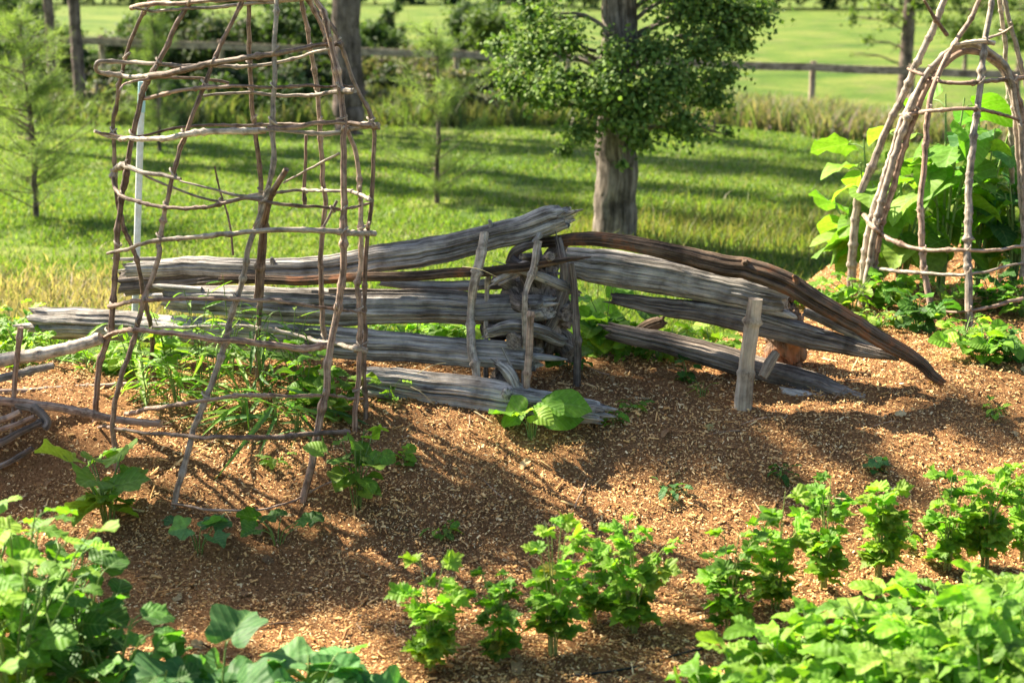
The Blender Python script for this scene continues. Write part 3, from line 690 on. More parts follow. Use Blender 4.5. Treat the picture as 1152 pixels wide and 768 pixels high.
log('weathered_log', 'long twisted silver grey log on top of the pile with a gnarled right end',
    [(145, 303, 6.25, 8), (220, 300, 6.2, 11), (300, 303, 6.1, 11), (370, 300, 6.05, 13), (430, 291, 6.0, 15), (490, 282, 5.95, 15), (545, 269, 5.9, 14), (590, 258, 5.87, 15), (618, 249, 5.85, 16), (636, 244, 5.83, 12)], 'log_grey', 1, .3, 64, .05, splint=5, stubs=((.84, 1.2, .03, .008), (.95, -.6, .02, .012), (.35, .9, .02, .01)))
log('weathered_rail', 'thin dark split rail with a pointed right tip under the twisted log',
    [(250, 313, 5.95, 8), (330, 316, 5.9, 8), (400, 312, 5.83, 8), (470, 310, 5.78, 8), (540, 306, 5.72, 8), (600, 298, 5.68, 7), (640, 293, 5.66, 4), (664, 290, 5.64, 1.2)], 'log_rust', 2, .25, 40, .01, squash=.7)
log('weathered_log', 'dark knotty log lying behind the upper left of the trellis',
    [(140, 318, 6.45, 14), (200, 314, 6.4, 14), (270, 306, 6.3, 13), (330, 306, 6.25, 10)], 'log_brown', 3, .3, 56, .05, splint=3)
log('weathered_log', 'thick grey log in the middle of the left pile ending at the root mass',
    [(188, 334, 6.1, 13), (280, 340, 6.0, 18), (380, 345, 5.9, 20), (470, 346, 5.82, 19), (550, 347, 5.76, 17), (600, 347, 5.72, 16), (614, 346, 5.7, 14)], 'log_grey', 4, .2, 64, .04, splint=4)
log('weathered_rail', 'flat dark rail lying along the top of the thick grey log',
    [(370, 327, 5.9, 5), (450, 329, 5.85, 6), (520, 331, 5.8, 6), (590, 336, 5.76, 4)], 'log_brown', 5, .2, 32, .01, squash=.6)
log('weathered_log', 'long grey log reaching left past the trellis with a pale split end',
    [(42, 361, 6.25, 17), (90, 364, 6.2, 17), (160, 368, 6.1, 16), (240, 375, 6.0, 16), (320, 381, 5.9, 16), (400, 387, 5.8, 17), (470, 391, 5.73, 15), (540, 397, 5.66, 15), (598, 402, 5.6, 14)], 'log_grey', 6, .28, 64, .09, splint=8)
log('weathered_log', 'bottom grey log lying on the mulch left of centre, cracked right end',
    [(412, 428, 5.62, 15), (450, 433, 5.6, 19), (510, 441, 5.55, 19), (570, 449, 5.48, 18), (620, 456, 5.42, 14), (655, 462, 5.38, 13), (676, 465, 5.36, 11)], 'log_grey', 7, .24, 64, .06, splint=5, stubs=((.62, .7, .03, .02),))
log('weathered_log', 'thick pale grey log at the top of the right pile',
    [(640, 296, 5.98, 17), (690, 303, 5.93, 21), (745, 311, 5.87, 21), (800, 322, 5.82, 20), (845, 332, 5.77, 20), (884, 340, 5.73, 18)], 'log_grey', 8, .18, 64, .04, splint=3)
log('crooked_log', 'long crooked dark log arching over the right pile down to the mulch',
    [(600, 274, 5.86, 5), (650, 270, 5.84, 7), (700, 273, 5.8, 8), (750, 283, 5.75, 9), (800, 295, 5.7, 11), (850, 306, 5.64, 12), (885, 318, 5.6, 12), (910, 333, 5.57, 11), (950, 357, 5.55, 10), (1000, 386, 5.52, 9), (1035, 408, 5.5, 7), (1048, 422, 5.49, 6), (1060, 431, 5.48, 4)], 'log_rust', 9, .3, 56, .02, stubs=((.5, .9, .02, .012), (.62, 1.0, .02, .012)))
log('weathered_rail', 'thin grey rail under the tail of the crooked log',
    [(905, 350, 5.68, 5), (950, 370, 5.66, 6), (990, 391, 5.63, 4)], 'log_grey', 19, .2, 30, .01)
log('weathered_log', 'middle log of the right pile ending in a pale tip',
    [(690, 336, 5.9, 6), (750, 346, 5.85, 10), (810, 357, 5.8, 12), (860, 368, 5.75, 13), (910, 380, 5.68, 13), (960, 391, 5.62, 9), (1010, 402, 5.55, 4)], 'log_brown', 10, .28, 56, .03, splint=3)
log('weathered_log', 'lowest dark log of the right pile with a splintered right end',
    [(690, 372, 5.95, 10), (750, 386, 5.9, 12), (810, 402, 5.83, 14), (860, 417, 5.75, 14), (905, 430, 5.66, 15), (945, 444, 5.56, 11), (978, 452, 5.5, 6)], 'log_brown', 11, .32, 56, .07, splint=9)
log('weathered_rail', 'short split rail tucked under the lowest dark log at right',
    [(880, 440, 5.6, 5), (920, 449, 5.55, 7), (962, 455, 5.5, 4)], 'log_grey', 12, .3, 36, .05, splint=2)
log('wood_chunk', 'pale split chunk of wood resting behind the lowest right log',
    [(712, 380, 6.05, 7), (728, 368, 6.02, 7), (744, 362, 6.0, 6)], 'log_rust', 13, .2, 20, .04, cat='wood block')
log('wood_chunk', 'short pale stick leaning beside the peeled post',
    [(858, 423, 5.62, 5), (866, 408, 5.64, 6), (874, 396, 5.66, 5)], 'post_tan', 14, .2, 18, .01, cat='wood block')
# root mass and rotten stump
def lump(name, label, px, py, Y, rx, rz, mat, seed, arms, amp=.35):
    rng = np.random.default_rng(seed); c = P(px, py, Y); s = pxm(px, py, Y); m = MB()
    nu, nv = 90, 60; th = np.linspace(0, 2 * math.pi, nu, endpoint=False); ph = np.linspace(.02, math.pi - .02, nv); TH, PH = np.meshgrid(th, ph)
    d = np.stack([np.sin(PH) * np.cos(TH), np.sin(PH) * np.sin(TH), np.cos(PH)], -1)
    q = d * 2.2
    nz = fbm(q[..., 0] + q[..., 2] * 1.7 + seed + 20, q[..., 1] - q[..., 2] + 20, 60 + seed, 5); rg = 1 - np.abs(2 * vn(q[..., 0] * 2.3 + 30, q[..., 2] * 2.3 + q[..., 1] + 30, 70 + seed) - 1)
    R = 1 + amp * (nz - .5) * 2.2 - amp * .6 * (rg ** 6)
    V = c + d * R[..., None] * np.array([rx * s, rx * s * .9, rz * s])
    i = np.arange(nv - 1)[:, None] * nu; j = np.arange(nu)[None]; F = np.stack([i + j, i + nu + j, i + nu + (j + 1) % nu, i + (j + 1) % nu], -1).reshape(-1, 4)
    m.add(V, F, (1.5, 1.45, 1.4), (V - c) * np.array([1, 1, 1]) * .6)
    for (x1, y1, x2, y2, r0, r1, dY) in arms:
        a = P(x1, y1, Y); b = P(x2, y2, Y + dY); mid = (a + b) / 2 + rng.normal(0, .02, 3)
        tube(m, [a, mid, b], [r0 * s, (r0 + r1) * .55 * s, r1 * s], 16, .01, wiggle=.006, rough=log_rough(rng, .2, 4), rng=rng, endjag=.01)
    o = m.build(name, M[mat], origin=c); tag(o, label, 'stump', LG); return o
lump('root_mass', 'gnarled grey root mass where the two log piles meet', 604, 345, 5.9, 34, 62, 'log_brown', 3,
     [(600, 330, 575, 292, 12, 5, -.1), (575, 295, 603, 273, 6, 3, -.1), (620, 300, 640, 268, 11, 5, -.05), (570, 360, 545, 372, 11, 7, -.18), (560, 380, 536, 402, 9, 4, -.2), (580, 330, 556, 312, 9, 4, -.15),
      (600, 315, 588, 288, 6, 3, -.22), (610, 360, 640, 352, 16, 10, -.2), (590, 390, 566, 425, 10, 8, -.3), (620, 380, 640, 400, 14, 9, -.1), (574, 330, 590, 345, 10, 6, -.3), (566, 418, 566, 436, 9, 6, -.3), (600, 300, 620, 288, 7, 4, -.3), (590, 372, 578, 384, 13, 8, -.32)], .45)
lump('rotten_stump', 'rotten reddish brown stump behind the peeled post', 884, 385, 5.88, 24, 50, 'log_rust', 9, [(884, 340, 892, 322, 10, 5, 0), (870, 400, 862, 430, 12, 9, -.05)], .35)
# broken pieces jammed into the junction
log('broken_branch', 'short broken branch jammed across the top of the root mass', [(572, 300, 5.72, 3), (600, 309, 5.7, 5), (632, 322, 5.72, 6), (652, 330, 5.78, 3)], 'log_grey', 31, .3, 24, .03, splint=2, cat='branch')
log('broken_branch', 'pale broken branch end poking left under the twisted log', [(556, 318, 5.66, 3), (572, 308, 5.7, 5), (596, 296, 5.76, 6)], 'stick_pale', 32, .25, 24, .03, splint=2, cat='branch')
log('broken_branch', 'knobby broken branch between thick grey log and long grey log', [(548, 374, 5.6, 6), (575, 368, 5.62, 9), (606, 372, 5.68, 8), (634, 384, 5.75, 6)], 'log_grey', 33, .3, 24, .04, splint=3, cat='branch')
log('broken_branch', 'thin broken branch hanging below the end of the long grey log', [(560, 408, 5.5, 4), (574, 420, 5.48, 7), (582, 437, 5.46, 5)], 'log_grey', 34, .3, 24, .03, splint=2, cat='branch')
log('broken_branch', 'dark crooked branch leaning right of the root mass', [(628, 268, 5.8, 4), (636, 300, 5.76, 6), (630, 340, 5.74, 8), (618, 372, 5.72, 6)], 'log_brown', 35, .3, 24, .03, splint=2, cat='branch')
log('weathered_rail', 'thin grey split rail crossing behind the curved stake', [(430, 318, 5.98, 4), (500, 322, 5.94, 6), (570, 318, 5.9, 6), (625, 306, 5.86, 4)], 'log_grey', 36, .3, 30, .03, splint=2)
log('weathered_rail', 'thin splintered rail lying on the middle right log', [(770, 341, 5.82, 3), (830, 351, 5.76, 5), (900, 369, 5.68, 5), (945, 381, 5.64, 2)], 'log_grey', 37, .3, 30, .02, splint=2)
# posts and stakes
def stake(name, label, pts, mat, seed, rough=True, cat='stake', drop=.12):
    rng = np.random.default_rng(seed); p3 = [P(a, b, Y) for a, b, Y, r in pts]; rr = [r * pxm(a, b, Y) for a, b, Y, r in pts]
    g = p3[-1].copy(); zt = TZ(g[0], g[1]); g[2] = min(g[2], zt) - drop; p3.append(g); rr.append(rr[-1]); m = MB()
    tube(m, p3, rr, 20, .012, wiggle=.003, knots=5, rough=log_rough(rng, .1, 4) if rough else None, rng=rng, endjag=.006)
    o = m.build(name, M[mat], origin=p3[0]); tag(o, label, cat, 'short stakes propping the log fence'); return o
stake('peeled_post', 'stout pale peeled post standing in front of the right logs', [(849, 336, 5.52, 7.5), (845, 365, 5.52, 8), (840, 410, 5.51, 8), (836, 446, 5.5, 9)], 'post_tan', 1, cat='post')
stake('wooden_stake', 'curved pale grey stake propping the twisted log left of the root mass', [(545, 262, 5.76, 4.5), (541, 285, 5.72, 5), (534, 318, 5.68, 5), (530, 350, 5.68, 4), (531, 395, 5.6, 4.5), (536, 424, 5.55, 4)], 'stick_pale', 2)
stake('wooden_stake', 'rusty brown stake beside the end of the long grey log', [(598, 350, 5.5, 3.5), (596, 390, 5.48, 4), (593, 432, 5.45, 4)], 'stick', 3)
stake('wooden_stake', 'thin greenish stake right of the root mass', [(643, 296, 5.72, 3), (647, 340, 5.71, 4), (650, 392, 5.7, 4)], 'log_brown', 4)
stake('wooden_stake', 'thin forked pale stick standing against the root mass', [(606, 271, 5.7, 4), (601, 300, 5.66, 4), (592, 325, 5.62, 3), (590, 345, 5.6, 3)], 'stick_pale', 5, drop=.0)
stake('wooden_stake', 'slender pale stick beside the curved stake', [(556, 300, 5.75, 2.5), (548, 320, 5.74, 2.5), (546, 400, 5.7, 2.5)], 'stick_pale', 6)
# white pipe
pt = P(160, 92, 6.6); pb = P(152, 300, 6.6); m = MB(); s = pxm(155, 200, 6.6); zt = TZ(pb[0], 6.6)
k = (pt[2] - zt) / (pt[2] - pb[2]); root = thing('plastic_pipe', 'upright white plastic pipe with a pale blue top behind the trellis', 'pipe', (pt[0] + (pb[0] - pt[0]) * k, 6.6, zt))
cut = pt + (pb - pt) * .16
tube(m, [cut, pt + (pb - pt) * k - np.array([0, 0, .1])], [3.8 * s] * 2, 16, .1, tint=(.78, .80, .80)); put(m, 'shaft', M['plastic'], root)
m = MB(); tube(m, [pt, cut], [4.4 * s] * 2, 16, .1, tint=(.42, .66, .70)); put(m, 'cap', M['plastic'], root, label='pale blue sleeve on the pipe top')
# ------------------------------------------------------------------ trellises
def seg_cross(A, B):
    out = []
    for i in range(len(A) - 1):
        for j in range(len(B) - 1):
            p, r = A[i], A[i + 1] - A[i]; q, s = B[j], B[j + 1] - B[j]; den = r[0] * s[1] - r[1] * s[0]
            if abs(den) < 1e-9: continue
            t = ((q[0] - p[0]) * s[1] - (q[1] - p[1]) * s[0]) / den; u = ((q[0] - p[0]) * r[1] - (q[1] - p[1]) * r[0]) / den
            if 0 <= t < 1 and 0 <= u < 1: out.append((i + t, j + u))
    return out
def trellis(name, label, Yc, Rf, legs, hoops, base, seed, top=None):
    rng = np.random.default_rng(seed); root = thing(name, label, 'trellis', base, 'stick trellises in the garden bed')
    lines = {}
    def y_of(px, py, side):
        Y = Yc
        for _ in range(4): z = P(px, py, Y)[2]; Y = Yc + side * Rf(z)
        return Y
    L3 = []
    for li, (nm, mat, r, s0, s1, pts) in enumerate(legs):
        n = len(pts); p3 = []
        for i, (a, b) in enumerate(pts):
            f = i / (n - 1); side = s0 + (s1 - s0) * f; p3.append(P(a, b, y_of(a, b, side)))
        if nm == 'leg':
            g = p3[-1].copy(); g[2] = min(g[2], TZ(g[0], g[1])) - .08; 
            p3.append(g)
        L3.append((nm, mat, r, p3))
    def dense(p3): return catmull(p3, 60)
    def proj(c):
        d = c - np.array([0, 0, HCAM]); w = d[:, 1] * cp - d[:, 2] * sp; v = -(d[:, 1] * sp + d[:, 2] * cp) / w
        return np.stack([CX + FPX * d[:, 0] / w, CY + FPX * v], -1)
    LD = [dense(l[3]) for l in L3]; LP = [proj(d) for d in LD]
    for nm, mat, r, p3 in L3:
        m = MB(); s = pxm(300, 300, Yc); rt = np.linspace(.6, .95, len(p3)) * r * s
        tube(m, p3, rt, 12, .01, wiggle=.0055, knots=12, rng=rng, tint=np.ones(3) * rng.uniform(.6, 1.2)); put(m, nm, M[mat], root)
    ties = []
    for (mat, r, mode, pts) in hoops:
        p3 = []; xs_ = [a for a, b in pts]
        for i, (a, b) in enumerate(pts):
            if isinstance(mode, str):
                z = P(a, b, Yc)[2]; R = Rf(z); xc = base[0]; u = np.clip((P(a, b, Yc)[0] - xc) / R, -1, 1); sd = math.sqrt(max(0, 1 - u * u)) * (-1 if mode == 'F' else 1)
            else: sd = mode[0] + (mode[1] - mode[0]) * i / (len(pts) - 1)
            p3.append([a, b, y_of(a, b, sd)])
        # pull towards legs of the same side
        q = np.array([P(*t) for t in p3]); hd = dense(q); hp = proj(hd); anchors = []
        for D, Pj in zip(LD, LP):
            for (i, j) in seg_cross(Pj[::2], hp[::2]):
                yl = D[min(59, int(i * 2))][1]; yh = hd[min(59, int(j * 2))][1]
                if abs(yl - yh) < .28: anchors.append((min(59, j * 2), yl - .012, D[min(59, int(i * 2))]))
        if anchors:
            anchors.sort(key=lambda t: t[0]); idx = [a[0] for a in anchors]; dy = [a[1] - hd[int(a[0])][1] for a in anchors]
            off = np.interp(np.arange(60), idx, dy)
            new = np.array([P(hp[k][0], hp[k][1], hd[k][1] + off[k]) for k in range(60)]); q = new[::3] if len(new[::3]) > 3 else new
            q = np.vstack([q, new[-1:]])
            ties += [(a[2], unit(new[min(59, int(a[0]) + 1)] - new[max(0, int(a[0]) - 1)]), r) for a in anchors]
        m = MB(); s = pxm(300, 300, Yc); n = len(q); rt = .8 * r * s * np.linspace(1.15, .6, n) if rng.random() < .5 else .8 * r * s * np.linspace(.6, 1.15, n)
        tube(m, q, rt, 10, .01, wiggle=.006, knots=14, rng=rng, tint=np.ones(3) * rng.uniform(.6, 1.25)); put(m, 'hoop', M[mat], root)
    for c, d, r in ties[:90]:
        m = MB(); s = pxm(300, 300, Yc); R = (r + 2.4) * s * .95; c = c + np.array([0, -.006, 0])
        a = unit(np.cross(d, [0, 1, .1])); diag = unit(d + a * rng.choice([-1, 1])); n_ = np.array([0, 1., 0]); pts = [c + (diag * math.cos(t) * R + n_ * math.sin(t) * R) for t in np.linspace(0, 6.28, 14)]
        for dd in (-.002, .0015):
            tube(m, [p + unit(np.cross(diag, n_)) * dd for p in pts], [.0019] * 14, 6, .004, rng=rng)
        put(m, 'tie', M['stick_pale'], root)
    return root
def Rf1(z): return float(np.interp(z, [0, .3, .9, 1.3, 1.6, 1.95, 2.35], [.5, .49, .47, .46, .42, .30, .04]))
S, Pp = 'stick', 'stick_pale'
apex = (318, -108)
legs = [
 ('leg', S, 3.0, .3, .85, [apex, (235, -75), (172, -2), (139, 74), (129, 129), (129, 176), (135, 242), (152, 290), (160, 330), (170, 375), (173, 420)]),
 ('leg', S, 4.0, 0, .1, [apex, (270, -75), (215, 0), (172, 84), (156, 121), (146, 168), (137, 227), (131, 300), (124, 368), (112, 410), (108, 458)]),
 ('leg', S, 3.2, -.2, -.45, [apex, (296, -55), (270, 8), (238, 74), (213, 141), (195, 195), (180, 270), (177, 289), (151, 377), (128, 470)]),
 ('leg', Pp, 3.8, -.3, -.97, [apex, (312, -40), (310, 4), (310, 59), (307, 137), (305, 191), (289, 250), (277, 293), (252, 391), (230, 448), (213, 501), (195, 563), (192, 600)]),
 ('leg', S, 3.6, .2, .9, [apex, (285, -45), (279, 6), (283, 98), (289, 156), (293, 203), (296, 260), (294, 330), (290, 400)]),
 ('stub', S, 5.2, .0, .5, [(321, 192), (308, 215), (300, 240), (296, 262), (289, 335)]),
 ('leg', S, 3.6, .3, .6, [apex, (330, -50), (340, 8), (355, 78), (361, 137), (363, 188), (365, 234), (361, 294), (364, 368), (366, 400), (352, 452)]),
 ('leg', S, 4.6, -.1, -.85, [apex, (335, -55), (352, -5), (367, 20), (379, 78), (385, 133), (387, 184), (387, 250), (386, 290), (378, 353), (371, 398), (361, 467), (351, 517), (339, 583)]),
 ('leg', S, 3.4, .1, -.05, [apex, (332, -50), (350, 0), (363, 35), (375, 74), (391, 145), (400, 176), (406, 234), (407, 290), (403, 319), (406, 368), (402, 420), (399, 480)]),
 ('leg', S, 3.0, .1, .1, [apex, (330, -50), (345, 0), (375, 31), (398, 94), (412, 121), (420, 152), (418, 219), (414, 273), (411, 343), (410, 400), (410, 464)]),
 ('twig', S, 1.5, .7, .7, [(241, 187), (247, 215), (257, 250), (262, 287)]),
 ('twig', Pp, 1.6, .0, -.3, [(318, 206), (345, 190), (383, 172)]),
 ('twig', Pp, 1.8, -.5, -.5, [(363, 259), (370, 245), (379, 225)]),
 ('twig', S, 2.6, .9, .9, [(343, 152), (343, 190), (343, 232)])]
hoops = [
 (S, 3.2, 'F', [(148, 8), (170, 5), (210, 3), (260, -1), (345, -2), (372, -8)]),
 (Pp, 2.6, 'B', [(150, 9), (175, 12), (215, 10), (262, 6), (330, 0), (365, -6)]),
 (Pp, 3.0, 'B', [(172, 86), (130, 84), (106, 79), (104, 73), (115, 70), (160, 72), (240, 74), (285, 75), (330, 66), (372, 54)]),
 (S, 4.0, 'F', [(170, 87), (195, 83), (240, 72), (274, 65), (312, 59), (350, 52), (386, 48)]),
 (S, 2.0, 'B', [(133, 113), (137, 98), (156, 90), (203, 86), (234, 88), (258, 94)]),
 (S, 2.4, 'F', [(160, 111), (203, 102), (250, 99), (312, 98), (352, 96), (398, 98)]),
 (Pp, 3.0, 'B', [(228, 107), (281, 105), (310, 108), (352, 106), (400, 102)]),
 (Pp, 4.0, 'F', [(107, 148), (133, 156), (187, 156), (211, 151), (260, 148), (300, 146)]),
 (S, 2.5, 'B', [(112, 149), (155, 153), (203, 143), (250, 140), (293, 140), (330, 141), (370, 137), (420, 142)]),
 (Pp, 3.6, 'F', [(290, 147), (312, 147), (350, 150), (385, 148), (410, 142), (427, 141)]),
 (S, 3.2, 'F', [(300, 145), (330, 143), (360, 138), (395, 139), (428, 145)]),
 (Pp, 4.0, 'F', [(126, 200), (130, 190), (140, 187), (152, 190), (175, 196), (204, 202)]),
 (Pp, 2.4, 'B', [(150, 188), (172, 201), (211, 217), (250, 227), (273, 221), (297, 217), (336, 215), (375, 214), (398, 217), (418, 226)]),
 (S, 2.6, 'F', [(127, 200), (127, 210), (137, 219), (156, 227), (195, 234), (234, 232), (273, 223), (312, 230), (352, 233), (391, 234), (420, 229)]),
 (Pp, 2.0, 'F', [(204, 203), (230, 210), (262, 219), (300, 221)]),
 (Pp, 3.8, 'F', [(121, 285), (137, 281), (176, 271), (234, 266), (285, 260), (332, 258), (380, 261), (422, 262)]),
 (S, 2.8, 'F', [(124, 344), (177, 337), (266, 335), (310, 339), (354, 344), (412, 351)]),
 (S, 4.2, 'F', [(111, 381), (150, 371), (200, 375), (257, 382), (310, 388), (345, 391), (374, 387)]),
 (Pp, 3.4, 'B', [(170, 368), (250, 366), (310, 371), (355, 382), (413, 394)]),
 (S, 3.0, 'F', [(142, 464), (200, 455), (266, 446), (345, 445), (413, 448)]),
 (S, 3.2, 'F', [(104, 479), (155, 485), (222, 490), (288, 492), (355, 487), (392, 486)]),
 (S, 1.7, 'F', [(192, 566), (225, 571), (262, 573), (300, 571), (332, 563), (354, 550), (376, 540)]),
]
b1 = np.array([-1.03, 5.35, TZ(-1.03, 5.35)])
trellis('stick_trellis', 'tall basket shaped trellis of tied bare branches at left in the mulch', 5.35, Rf1, legs, hoops, b1, 3)
def Rf2(z): return float(np.interp(z, [0, .4, 1.0, 1.5, 1.8, 2.0, 2.4], [.6, .6, .5, .38, .3, .22, .03]))
ax2 = (1122, -70)
legs2 = [
 ('leg', Pp, 5.6, .1, .2, [(1090, -70), (1062, 3), (1038, 55), (1015, 110), (1002, 137), (985, 178), (965, 222), (964, 236), (961, 273), (957, 320)]),
 ('leg', Pp, 4.2, -.3, -.2, [(1150, 320), (1152, 250), (1149, 164), (1142, 109), (1133, 77), (1117, 60), (1095, 50), (1068, 57), (1040, 87), (1019, 137), (999, 202), (984, 262), (975, 318)]),
 ('leg', S, 4.2, -.25, -.15, [(1160, 322), (1158, 250), (1154, 164), (1147, 112), (1138, 84), (1120, 68), (1097, 58), (1072, 64), (1046, 92), (1025, 140), (1006, 204), (990, 262), (981, 320)]),
 ('leg', Pp, 3.4, -.2, -.1, [(1155, 310), (1143, 164), (1138, 112), (1129, 82), (1112, 66), (1092, 55), (1064, 64), (1036, 95), (1013, 140), (993, 202), (977, 262), (969, 318)]),
 ('leg', S, 4.0, -.2, -.7, [ax2, (1101, 5), (1073, 49), (1057, 82), (1046, 120), (1038, 191), (1036, 246), (1040, 306), (1049, 358)]),
 ('leg', Pp, 4.6, -.3, -1, [ax2, (1117, 0), (1109, 49), (1101, 109), (1092, 191), (1088, 273), (1090, 368)]),
 ('leg', Pp, 3.6, .2, .8, [ax2, (1125, 0), (1133, 82), (1138, 164), (1136, 257), (1125, 316)]),
 ('leg', Pp, 3.6, .1, .3, [(1118, -60), (1133, 10), (1150, 77), (1172, 170), (1195, 320)]),
 ('twig', S, 2.6, -.1, .2, [(1040, 0), (1052, 20), (1066, 40)])]
hoops2 = [
 (S, 3.2, 'F', [(1022, 78), (1040, 85), (1066, 93), (1106, 92), (1152, 87), (1170, 84)]),
 (S, 2.8, 'F', [(1012, 131), (1051, 126), (1095, 123), (1144, 134), (1165, 140)]),
 (S, 3.0, 'F', [(969, 240), (991, 262), (1024, 278), (1079, 282), (1130, 280), (1180, 270)]),
 (Pp, 2.2, 'B', [(986, 287), (1024, 273), (1079, 257), (1144, 252)]),
 (Pp, 2.4, 'F', [(980, 303), (1030, 306), (1085, 308), (1150, 296)]),
 (S, 2.4, 'F', [(1040, 345), (1090, 350), (1150, 335)]),
 (Pp, 2.0, 'B', [(1100, 45), (1125, 38), (1140, 30)]),
 (Pp, 3.0, 'F', [(1072, 50), (1095, 47), (1118, 50)]),
]
b2 = np.array([P(1082, 330, 7.0)[0], 7.0, 0]); b2[2] = TZ(b2[0], 7.0)
trellis('arched_trellis', 'tapered stick trellis with a bundled arch over big leaved squash at right', 7.0, Rf2, legs2, hoops2, b2, 8)
# low woven branch edging at far left
def edging():
    base = G(14, 478); root = thing('branch_edging', 'low edging of stacked bare branches at the left edge of the bed', 'edging', base); r = np.random.default_rng(4)
    Y = base[1]
    def br(nm, mat, rr, pts, dY=0):
        p = [P(a, b, Y + d) for a, b, d in pts]; m = MB(); s = pxm(10, 450, Y); tube(m, p, np.linspace(1.1, .8, len(p)) * rr * s, 12, .01, wiggle=.004, knots=6, rng=r, tint=np.ones(3) * r.uniform(.8, 1.15)); put(m, nm, M[mat], root)
    br('branch', 'stick_pale', 8, [(-60, 418, 0), (0, 405, 0), (58, 396, 0), (113, 380, 0)])
    br('branch', 'log_grey', 5, [(-60, 440, .1), (0, 425, .1), (60, 411, .15)])
    br('branch', 'stick', 3.5, [(-60, 444, .2), (20, 440, .25), (90, 436, .3), (160, 430, .3)])
    br('branch', 'stick', 5, [(-60, 445, -.05), (0, 451, -.05), (44, 456, -.08), (89, 462, -.1), (133, 472, -.13), (182, 478, -.17)])
    br('branch', 'stick', 4, [(-50, 478, -.1), (0, 472, -.1), (24, 462, -.1)])
    br('branch', 'log_brown', 4.5, [(-50, 512, -.15), (0, 499, -.15), (48, 474, -.13)])
    br('branch', 'log_brown', 3.5, [(-50, 535, -.2), (0, 524, -.2), (36, 504, -.18)])
    br('branch', 'log_brown', 5, [(20, 455, -.06), (42, 460, -.09), (54, 474, -.12), (50, 482, -.14)])
    br('branch', 'stick', 3, [(-50, 492, -.12), (0, 484, -.12), (40, 468, -.11)])
    br('stake', 'stick', 3, [(24, 368, -.03), (18, 410, -.03), (15, 450, -.04), (14, 500, -.05)])
edging()
# ------------------------------------------------------------------ garden plants
def RG(s): return np.random.default_rng(s)
ordn = ['first', 'second', 'third', 'fourth', 'fifth', 'sixth', 'seventh', 'eighth', 'ninth', 'tenth', 'eleventh', 'twelfth']
row = [(487, 752, 118, 11, .10), (560, 742, 95, 9, .08), (622, 735, 128, 12, .09), (668, 700, 60, 6, .06), (712, 712, 118, 14, .12), (820, 712, 100, 10, .085), (872, 685, 108, 11, .09), (927, 665, 108, 9, .06), (988, 648, 92, 11, .075), (1065, 640, 95, 10, .08), (1108, 640, 112, 13, .09), (1150, 628, 80, 8, .07)]
for i, (px, py, hp, ns, spd) in enumerate(row):
    g = G(px, py); s = pxm(px, py, g[1])
    extra = ['at the left end, tall and open', 'short and thin', 'tall and narrow', 'small one tucked between two taller', 'widest and bushiest, with yellow leaf below', 'beside a gap in the row', 'with spreading top', 'narrow and upright', 'compact', 'left one of a close pair', 'tallest near the right end', 'cut by the right edge'][i]
    plant('celery_plant', '%s celery plant of the mulch row, %s' % (ordn[i], extra), 'celery plant', g, RG(200 + i), 'trilobe', ['lime', 'fresh'][i % 2], int(ns * .85), hp * s * 1.3, spd * .85, .08, 4, .03, .5, .0026,
          'celery plants in the front row', clusters=3, t0=.3, stemcol=(.27, .32, .10), yellow=.015, bend=RG(i).uniform(.8, 1.35))
# lower left radish-like plants
for i, (px, py, hp, ns, spd) in enumerate(((30, 800, 290, 14, .24), (95, 790, 190, 11, .18), (-20, 740, 225, 12, .2), (70, 745, 150, 8, .14), (20, 850, 270, 12, .24), (130, 830, 150, 9, .16), (180, 850, 130, 8, .16))):
    g = G(px, py); s = pxm(px, py, g[1])
    lb = ['tallest broad leaved green in the lower left corner', 'crinkled green reaching right in the lower left corner', 'bright green top at the left edge above the corner', 'shaded green behind the lower left clump', 'low green in the very corner at lower left', 'low green between corner clump and squash', 'green at the bottom edge left of the squash leaves'][i]
    plant('mustard_plant', lb, 'leafy greens', g, RG(300 + i), 'round', ['fresh', 'deep', 'lime', 'deep', 'fresh', 'deep', 'deep'][i], ns, hp * s, spd, .09, 5, .05, .4, .004, 'broad leaved greens at lower left', 'leaf_big', t0=.3)
for i, (px, py, hp) in enumerate(((250, 835, 120), (345, 845, 120), (405, 850, 85))):
    g = G(px, py); s = pxm(px, py, g[1])
    plant('squash_plant', ['big blue green squash leaves at the bottom left of centre', 'big lobed squash leaves right of the others at the bottom edge', 'squash leaf tips at the bottom edge nearest the celery'][i], 'squash plant', g, RG(320 + i), 'squash', 'blue', 8, hp * s, .16, .15, 2, .04, .3, .004, 'squash plants along the bottom edge', 'leaf_big', t0=.6)
